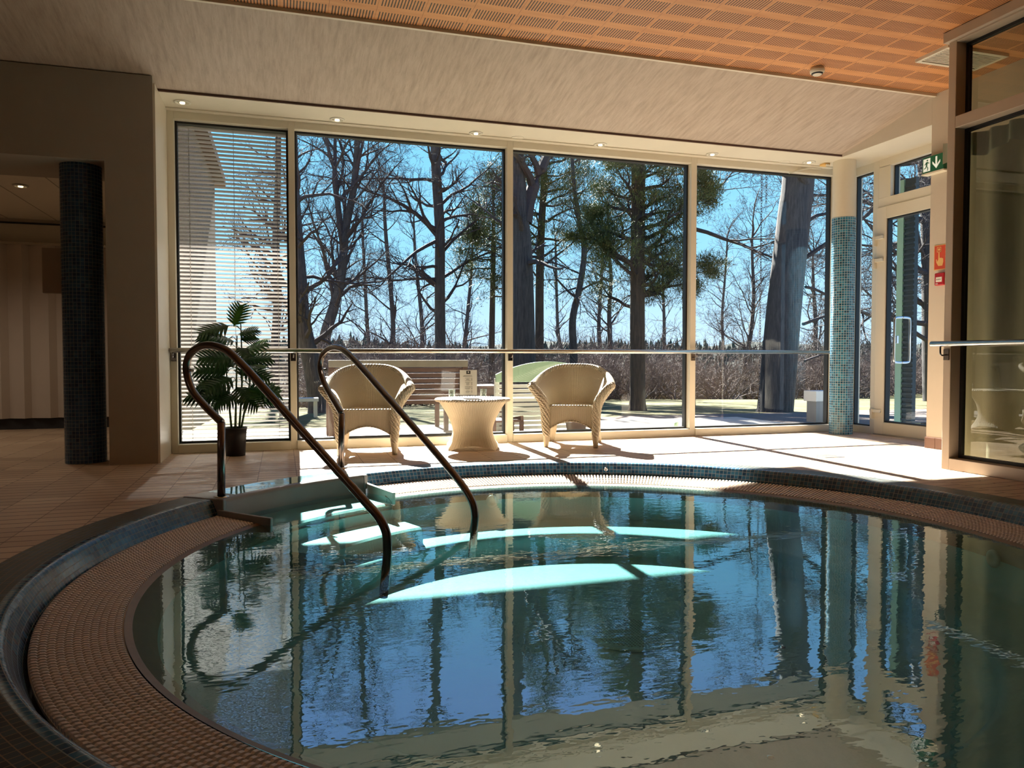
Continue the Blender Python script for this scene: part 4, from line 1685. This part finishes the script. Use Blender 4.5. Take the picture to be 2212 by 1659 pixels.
def tree(label, Y, path, r0, r1, limbs, kids=(6, 5, 3), maxlev=4, L=2.2, wig=.2, up=.04, bark='bark', pine=0, cat='tree', extra=None,
         q0=.25, group=None, kinds='bare_tree', extend=2.5, asp=(.2, .75), ndl=.13, nsp=.09, nn=14, mat2='twig', lens=None, spread=None):
    """path: pixels of the trunk at distance Y; the trunk is extended upward out of sight"""
    P_ = trunk_pts(path, Y)
    d = (P_[-1] - P_[-2]).normalized()
    P_.append(P_[-1] + (d * .5 + Vector((0, 0, .6))).normalized() * extend)
    base = P_[0].copy()
    P_[0].z = min(P_[0].z, gz(base.x, base.y) - .05)
    S = smooth_pts(P_, 6)
    n = len(S)
    t = thing(kinds, label, cat, (base.x, base.y, gz(base.x, base.y)), group=group)
    tm = MB()
    rad = [r0 + (r1 - r0) * i / (n - 1) for i in range(n)]
    rad[0] *= 1.35
    rad[1] *= 1.12
    tube_fast(tm, [tuple(p) for p in S], rad, 14)
    part(tm, 'trunk', M[bark], t, smooth=True)
    bm_, tips = MB(), []
    for k in range(limbs):
        q = q0 + (1 - q0) * (k + RG.random()) / limbs
        i = min(n - 2, int(q * (n - 1)))
        p = S[i]
        a = RG.uniform(0, 2 * pi)
        if spread:
            a = RG.choice((0, pi)) + RG.gauss(0, spread)
        dz = RG.uniform(*asp)
        hd_ = sqrt(max(.05, 1 - dz * dz))
        grow(bm_, tuple(p), (cos(a) * hd_, sin(a) * hd_, dz), L * RG.uniform(.6, 1.15) * (1.15 - .55 * q), rad[i] * RG.uniform(.28, .45), 1, maxlev, kids, wig, up, tips)
    if extra:
        for (px, py_, dpx, dpy, ll, rr) in extra:
            a = at(px, py_, Y=Y)
            b = at(dpx, dpy, Y=Y + RG.uniform(-.3, .3))
            dd = (b - a).normalized()
            grow(bm_, tuple(a), tuple(dd), ll, rr, 0, maxlev, (8,) + tuple(kids), .13, .0, tips)
    if not pine or True:
        # leader at the top
        for k in range(3):
            grow(bm_, tuple(S[-1]), tuple((d + Vector((RG.gauss(0, .3), RG.gauss(0, .3), .5))).normalized()), L * .8, r1 * .8, 1, maxlev, kids, wig, up, tips)
    part(bm_, 'branches', M[mat2], t)
    if pine:
        nm = MB()
        needles(nm, tips, ndl, nn, nsp)
        part(nm, 'foliage', M['needle'], t)
    return t


tree('dark leaning bare tree rising from the lawn beside the first mullion', 17, [(690, 897, 0), (676, 800, 0), (655, 700, 0), (648, 600, 0), (640, 480, 0), (636, 380, 0)], .22, .07, 26, (6, 6, 4), 4, 1.9, extra=None)
tree('tall bare tree splitting into many upright stems left of the window centre', 23, [(685, 880, 0), (700, 740, 0), (722, 660, 0), (738, 590, 0), (746, 500, 0), (765, 400, 0), (772, 300, 0)], .19, .07, 30, (6, 6, 4), 4, 2.8,
     extra=[(742, 530, 728, 400, 4.5, .12), (728, 400, 716, 330, 3.5, .07), (722, 660, 700, 560, 3.5, .07), (762, 420, 790, 320, 3.5, .07), (745, 520, 800, 430, 3.2, .06)], asp=(.4, .9))
tree('slim straight bare tree in the middle of the second window', 25, [(953, 870, 0), (951, 740, 0), (950, 620, 0), (950, 500, 0), (944, 400, 0), (940, 320, 0)], .19, .15, 22, (7, 6, 4), 4, 2.6, asp=(.05, .6),
     extra=[(945, 510, 868, 448, 3.6, .09), (944, 520, 870, 530, 3.2, .07), (944, 390, 860, 395, 3.0, .06), (956, 545, 1040, 470, 3.6, .06), (956, 600, 1050, 530, 3.6, .06), (955, 440, 1030, 360, 3.2, .06), (946, 602, 860, 600, 3.4, .05)])
tree('huge twin-stemmed old trunk just right of the second mullion', 19, [(1132, 890, 0), (1130, 760, 0), (1130, 650, 0), (1128, 540, 0), (1122, 450, 0), (1117, 340, 0)], .36, .16, 12, (5, 4), 3, 1.7, q0=.45,
     extra=[(1132, 480, 1148, 340, 3.6, .22), (1115, 500, 1060, 470, 2.2, .04)], bark='bark')
tree('dark tall conifer with green crown just right of the twin trunk', 23, [(1164, 880, 0), (1165, 760, 0), (1166, 600, 0), (1170, 480, 0), (1175, 400, 0)], .16, .09, 34, (5, 4), 3, 2.1, pine=1, q0=.42, extend=2.0, asp=(-.1, .45), bark='bark2', kinds='pine_tree', spread=.9, nn=18, ndl=.16, nsp=.13)
tree('shaggy green conifer half hidden behind the second mullion', 26, [(1062, 870, 0), (1062, 760, 0), (1064, 640, 0), (1066, 530, 0), (1066, 500, 0)], .13, .05, 30, (5, 4), 3, 1.7, pine=1, q0=.40, extend=1.0, asp=(-.3, .25), bark='bark2', kinds='pine_tree', nn=20, ndl=.17, nsp=.15)
tree('small crooked dark tree between the conifers in the third window', 21, [(1240, 885, 0), (1239, 760, 0), (1237, 690, 0), (1252, 620, 0), (1262, 540, 0), (1250, 470, 0), (1240, 400, 0)], .13, .05, 24, (6, 5), 3, 1.7, pine=1, q0=.35, extend=1.2, asp=(.0, .6), kinds='pine_tree', nn=5, nsp=.10)
tree('straight dark pine with a green crown in the third window', 14.2, [(1377, 888, 0), (1377, 760, 0), (1377, 640, 0), (1378, 500, 0), (1379, 360, 0)], .165, .14, 40, (6, 5), 3, 1.35, pine=1, q0=.38, extend=1.6, asp=(-.15, .4), bark='bark2', kinds='pine_tree', spread=1.0, ndl=.11, nsp=.09, nn=18,
     extra=[(1385, 520, 1460, 470, 1.6, .05), (1385, 530, 1440, 560, 1.5, .04), (1372, 600, 1310, 560, 1.4, .04)])
tree('thin pale leafless tree behind the right wicker chair', 24, [(1318, 870, 0), (1318, 760, 0), (1316, 680, 0), (1320, 600, 0), (1315, 540, 0)], .10, .04, 24, (6, 6, 3), 4, 1.9, q0=.3, asp=(.4, .9), extend=1.0, spread=.8)
tree('small round bare tree with a fine purple-brown crown in the fourth window', 24, [(1612, 890, 0), (1608, 790, 0), (1622, 720, 0), (1628, 640, 0), (1625, 560, 0)], .10, .04, 34, (7, 6, 4), 4, 2.3, q0=.1, asp=(.3, .85), extend=.8, wig=.16)
tree('slender birch left of the chain in the fourth window', 30, [(1560, 880, 0), (1562, 760, 0), (1560, 680, 0), (1566, 600, 0), (1570, 540, 0)], .08, .03, 34, (8, 6, 3), 4, 1.9, q0=.15, asp=(.5, .9), extend=.6, kinds='birch_tree', up=-.02)
oak = tree('massive leaning oak trunk in the fourth window', 12, [(1672, 912, 0), (1682, 800, 0), (1692, 680, 0), (1705, 560, 0), (1716, 460, 0), (1725, 380, 0)], .33, .28, 6, (6, 5, 4), 4, 1.4, q0=.8, extend=2.0, bark='bark',
     extra=[(1735, 560, 1790, 520, 2.4, .05), (1735, 700, 1800, 660, 2.2, .035), (1740, 620, 1790, 640, 2.0, .03), (1738, 780, 1800, 760, 1.6, .025), (1740, 480, 1800, 430, 2.0, .04)])
tree('spreading oak whose crooked limbs reach across the door glass', 15.5, [(2020, 925, 0), (2015, 780, 0), (2012, 640, 0), (2008, 500, 0), (2000, 380, 0)], .28, .16, 16, (6, 6, 4), 4, 2.6, q0=.3, asp=(.0, .5), extend=1.5,
     extra=[(2010, 700, 1850, 640, 4.2, .08), (2010, 600, 1900, 520, 3.6, .07), (2005, 480, 1870, 400, 3.8, .08), (2010, 740, 1880, 700, 3.4, .06), (2000, 420, 1950, 330, 3.0, .06), (2000, 560, 1960, 470, 2.8, .05)])
tree('gnarled oak behind the third mullion whose long limb reaches right', 15, [(1488, 905, 0), (1488, 760, 0), (1487, 640, 0), (1487, 500, 0), (1488, 380, 0)], .15, .11, 5, (6, 5, 4), 4, 1.6, q0=.7, extend=1.6,
     extra=[(1489, 492, 1560, 506, 3.0, .05), (1489, 430, 1540, 400, 2.2, .035), (1489, 400, 1530, 350, 2.0, .03)])
ol = MB()
tube_fast(ol, [tuple(p) for p in smooth_pts([(9.55, 12.0, 3.8), (8.9, 11.5, 4.35), (7.4, 10.6, 4.62), (6.2, 10.2, 4.75)], 5)], [.11 - .005 * k for k in range(16)], 10)
part(ol, 'overhanging_limb', M['bark'], oak, smooth=True)
# trees glimpsed through the blind and filling the wood behind
tree('bare tree seen through the blind in front of the brick wing', 24, [(596, 880, 0), (594, 760, 0), (600, 640, 0), (596, 520, 0), (600, 400, 0)], .15, .08, 26, (6, 6, 3), 4, 2.4, q0=.2, extend=2)
bg_spots = [(840, 31, 'bare tree in the wood behind the left wicker chair', 500), (905, 37, 'bare tree in the wood left of the straight slim trunk', 560), (1010, 38, 'bare tree in the wood above the menu stand', 590), (790, 41, 'bare tree in the wood right of the splitting tree', 520),
            (1290, 36, 'bare tree in the wood left of the straight pine', 560), (1430, 42, 'bare tree in the wood right of the straight pine', 600), (1205, 44, 'bare tree in the wood between the two dark conifers', 560), (1760, 30, 'bare tree in the wood left of the tiled pillar', 620), (1950, 40, 'bare tree in the wood seen low through the door glass', 640)]
for px, Y, lb, top in bg_spots:
    tree(lb, Y, [(px, 868, 0), (px + RG.uniform(-8, 8), 780, 0), (px + RG.uniform(-10, 10), 700, 0), (px + RG.uniform(-12, 12), top, 0)], .15, .05, 20, (6, 6, 3), 4, 2.6, q0=.2, extend=1.4, asp=(.35, .9), group='bare trees in the wood behind')

# bare bushes: three kinds, copied over the slope below the lawn
def bush(seed, h):
    global RG
    RG = random.Random(seed)
    t = thing('bare_bush', 'leafless brown bush in the thicket beyond the lawn', 'bush', (0, 0, 0), group='leafless bushes of the thicket')
    b, tips = MB(), []
    for k in range(16):
        a = RG.uniform(0, 2 * pi)
        dz = RG.uniform(.55, .95)
        hh = sqrt(1 - dz * dz)
        grow(b, (RG.gauss(0, .3), RG.gauss(0, .3), -.1), (cos(a) * hh, sin(a) * hh, dz), h * RG.uniform(.6, 1), .022, 1, 3, (7, 6), .17, .02, tips)
    b.build('twigs', M['bush'], t)
    return t


protos = [bush(1, 2.0), bush(2, 2.4), bush(3, 1.7)]
RG = random.Random(77)
cnt = 0
for k in range(210):
    px = 630 + (k * 37.7) % 1400
    Y = RG.choice((22, 24, 27, 30, 34, 39, 45, 52))
    X = at(px, 775, Y=Y).x + RG.uniform(-1, 1)
    Yj = Y + RG.uniform(-1.5, 1.5)
    s = RG.uniform(.8, 1.3) * (1 if Y < 30 else 1.45)
    loc = (X, Yj, gz(X, Yj) - .05)
    if k < 3:
        o = protos[k]
        o.location = loc
        o.rotation_euler = (0, 0, RG.uniform(0, 6))
    else:
        o = dup(protos[k % 3], loc, RG.uniform(0, 6), scale=s)

# far conifers on the ridge
def fir(seed):
    rg_ = random.Random(seed)
    m = MB()
    tiers = 9
    for i in range(tiers):
        z0 = 1.0 + i * .85
        r = (1.9 - i * .19)
        n = 9
        v = []
        for k in range(n):
            a = 2 * pi * k / n + rg_.uniform(-.2, .2)
            rr = r * rg_.uniform(.6, 1.1)
            v.append((rr * cos(a), rr * sin(a), z0 - rg_.uniform(.1, .5)))
        v.append((0, 0, z0 + 1.5))
        m.add(v, [(k, (k + 1) % n, n) for k in range(n)])
    t = thing('fir_tree', 'dark fir standing on the distant ridge', 'tree', (0, 0, 0), group='dark firs on the distant ridge')
    m.build('foliage', M['needle2'], t)
    MB().tube([(0, 0, 0), (0, 0, 2)], .15, 6).build('trunk', M['bark2'], t)
    return t


fp = [fir(1), fir(2)]
RG = random.Random(5)
for k in range(290):
    Yf = RG.choice((150, 170, 190, 215))
    px = 640 + (k * 61.3) % 1380
    X = at(px, 775, Y=Yf).x
    z = gz(X, Yf) + (1.2 * sin(X * .06 + 1) + .7 * sin(X * .17 + Yf * .05)) * min(1, (Yf - 45) / 80) - .4
    target = 4.0 * Yf / 190
    s = RG.uniform(.28, .62)
    o = fp[k] if k < 2 else dup(fp[k % 2])
    o.location = (X, Yf, z)
    o.scale = (s, s, s)
    o.rotation_euler = (0, 0, RG.uniform(0, 6))

fo_ = MB()
for k in range(2600):
    Yf = RG.choice((120, 140, 160, 180, 200, 222, 240))
    X = at(560 + RG.random() * 1520, 775, Y=Yf).x
    z = gz(X, Yf) + (1.2 * sin(X * .06 + 1) + .7 * sin(X * .17 + Yf * .05)) * min(1, (Yf - 45) / 80) - .4
    h = RG.uniform(1.6, 4.6) * (1 if Yf > 170 else .75)
    r = h * RG.uniform(.2, .32)
    a0 = RG.uniform(0, 6)
    for (zz, rr, hh) in ((.1, 1, .62), (.38, .75, .62)):
        fo_.add([(X + r * rr * cos(a0 + q * 1.2566), Yf + r * rr * sin(a0 + q * 1.2566), z + h * zz) for q in range(5)] + [(X, Yf, z + h * (zz + hh))], [(q, (q + 1) % 5, 5) for q in range(5)])
tag(fo_.build('conifer_forest', M['needle2']), 'dark conifer forest covering the distant ridge', 'forest', kind='stuff')

# ================================================================== outdoors: furniture and small things
gb_ = thing('garden_bench', 'dark brown slatted garden bench outside behind the left wicker chair', 'bench', (1.1, 8.15, -.02))
BX0, BX1 = .50, 1.93
YB = 8.02
zt = at(840, 778, Y=YB).z
for x in (BX0, (BX0 + BX1) / 2, BX1):
    part(MB().box(x - .03, x + .03, YB, YB + .05, (-.02 if x != (BX0 + BX1) / 2 else .38), zt - .02), 'back_post', M['oiled'], gb_, bevel=.004)
part(MB().box(BX0 - .03, BX1 + .03, YB - .01, YB + .06, zt - .075, zt), 'top_rail', M['oiledl'], gb_, bevel=.006)
for k in range(7):
    z = .33 + k * .058
    if z < zt - .1:
        part(MB().box(BX0, BX1, YB + .01, YB + .03, z, z + .043), 'back_slat', M['oiled'], gb_)
for k in range(5):
    y = YB + .06 + k * .09
    part(MB().box(BX0, BX1, y, y + .075, .37, .39), 'seat_slat', M['oiled'], gb_)
for x in (BX0, BX1):
    part(MB().box(x - .03, x + .03, YB + .46, YB + .51, -.02, .60), 'front_leg', M['oiled'], gb_, bevel=.004)
    part(MB().box(x - .04, x + .04, YB, YB + .53, .60, .625), 'armrest', M['oiled'], gb_, bevel=.004)

# white slatted bench with a mint green arched cover behind the right chair
sb_ = thing('slatted_seat', 'white slatted garden seat with mint green arched back outside the third window', 'garden seat', (2.9, 8.1, -.02))
ac = []
for k in range(17):
    q = k / 16
    ac.append((2.28 + 1.25 * q, .62 + .17 * sin(pi * min(1, q * .95 + .03)) ** .8))
poly = ac + [(3.53, .56), (2.28, .56)]
part(MB().prism(poly, lambda u, v, w: (u, 8.02 + w, v), .03), 'arched_back', M['mint'], sb_, bevel=.006)
for k in range(10):
    part(MB().box(2.28, 3.53, 8.02, 8.04, .53 - k * .052 - .036, .53 - k * .052), 'slat', M['wwood'], sb_)
for x in (2.30, 2.9, 3.49):
    part(MB().box(x - .025, x + .025, 8.04, 8.08, -.02, .6), 'upright', M['wwood'], sb_)
for x in (2.30, 3.49):
    part(MB().box(x - .025, x + .025, 8.42, 8.46, -.02, .38), 'front_leg', M['wwood'], sb_)
part(MB().box(2.28, 3.53, 8.05, 8.48, .36, .38), 'seat_board', M['wwood'], sb_)
lg = thing('low_footrest', 'low brown slatted footrest on the terrace beneath the mint green seat', 'footrest', (2.25, 7.7, -.02))
for k in range(5):
    part(MB().box(2.08, 2.42, 7.45 + k * .08, 7.51 + k * .08, .16, .18), 'slat', M['oiled'], lg)
for x in (2.10, 2.40):
    for y in (7.46, 7.80):
        part(MB().box(x - .02, x + .02, y - .015, y + .02, -.02, .16), 'leg', M['oiled'], lg)
    part(MB().bar((x, 7.44, .20), (x, 7.82, .15), .03, .05), 'side_rail', M['oiled'], lg)
tb2 = thing('garden_table', 'reddish brown garden table outside just left of the second mullion', 'table', (2.15, 8.9, -.04))
part(MB().box(1.78, 2.55, 8.55, 9.2, .47, .50), 'tabletop', M['oiled'], tb2, bevel=.004)
part(MB().box(1.81, 2.52, 8.58, 9.17, .39, .47), 'apron', M['oiled'], tb2)
for x in (1.84, 2.49):
    for y in (8.61, 9.14):
        part(MB().box(x - .025, x + .025, y - .025, y + .025, -.04, .39), 'leg', M['oiled'], tb2)
fp_ = at(1236, 935, Y=7.5)
tag(MB().lathe([(0, -.02), (.09, -.02), (.115, .13), (.12, .14), (.10, .14), (.09, .11), (0, .11)], (0, 0, 0), 28).build('flower_pot', M['oiled'], smooth=True, loc=(3.05, 7.55, 0)), 'terracotta coloured pot on the terrace behind the right wicker chair', 'pot')
jp = at(1461, 922, Y=7.28)
jr = thing('lantern_jar', 'small red and green jar standing outside in the corner of the third window', 'jar', (jp.x, 7.28, -.02))
part(MB().lathe([(0, -.02), (.028, -.02), (.028, .06), (0, .06)], (jp.x, 7.28, .0), 20), 'red_body', M['red'], jr, smooth=True)
part(MB().lathe([(.028, .06), (.028, .12), (.02, .13), (0, .13)], (jp.x, 7.28, .0), 20), 'green_glass', M['mint'], jr, smooth=True)
# low white garden bench far out on the lawn
wb = thing('white_bench', 'low white bench beside the leaning tree on the lawn', 'bench', (.3, 14.5, -.3))
p0 = at(645, 868, Y=14.0)
part(MB().box(p0.x - .35, p0.x + .35, 14.0, 14.35, p0.z, p0.z + .06), 'seat', M['wwood'], wb)
for x in (p0.x - .3, p0.x + .3):
    part(MB().box(x - .03, x + .03, 14.05, 14.3, gz(x, 14.1), p0.z), 'leg', M['wwood'], wb)
# chain hanging from the oak limb
def chain(px, ztop, zbot, Y, lab):
    p = at(px, 700, Y=Y)
    m = MB()
    z = ztop
    k = 0
    while z > zbot:
        pts = []
        for q in range(9):
            a = 2 * pi * q / 8
            u, w = .014 * cos(a), .028 * sin(a)
            pts.append((p.x + (u if k % 2 else 0), Y + (0 if k % 2 else u), z + w))
        tube_fast(m, pts, [.0045] * 9, 4)
        z -= .043
        k += 1
    o = m.build('hanging_chain', M['pipe'])
    return tag(o, lab, 'chain', group=None)


chain(1642, 4.6, -.05, 10.5, 'long thin chain hanging from above in the fourth window')
chain(1652, 4.6, 3.35, 10.5, 'short chain end hanging near the top of the fourth window')
# dark clad wall and pale post beyond the door
dc = thing('clad_screen', 'dark louvred screen with a pale edge post outside the door', 'screen', (7.0, 6.65, 0))
part(MB().box(6.95, 7.0, 6.90, 7.05, -.02, 2.9), 'dark_panel', M['slate'], dc)
lv = MB()
for k in range(46):
    lv.box(6.935, 6.95, 6.90, 7.05, .1 + k * .06, .125 + k * .06)
part(lv, 'louvres', M['slate'], dc)
part(MB().box(6.93, 7.0, 7.05, 7.14, -.02, 2.9), 'pale_post', M['mint'], dc)
# parapet box beside the pillar outside: small pale cabinet
cb_ = thing('outdoor_cabinet', 'small pale grey cabinet outside left of the tiled corner pillar', 'cabinet', (6.35, 8.3, 0))
q0_ = at(1763, 845, Y=8.3)
part(MB().box(q0_.x, q0_.x + .30, 8.3, 8.55, q0_.z - .14, q0_.z), 'body', M['paper'], cb_, bevel=.006)
part(MB().box(q0_.x + .03, q0_.x + .27, 8.33, 8.52, -.03, q0_.z - .14), 'plinth', M['stone'], cb_)
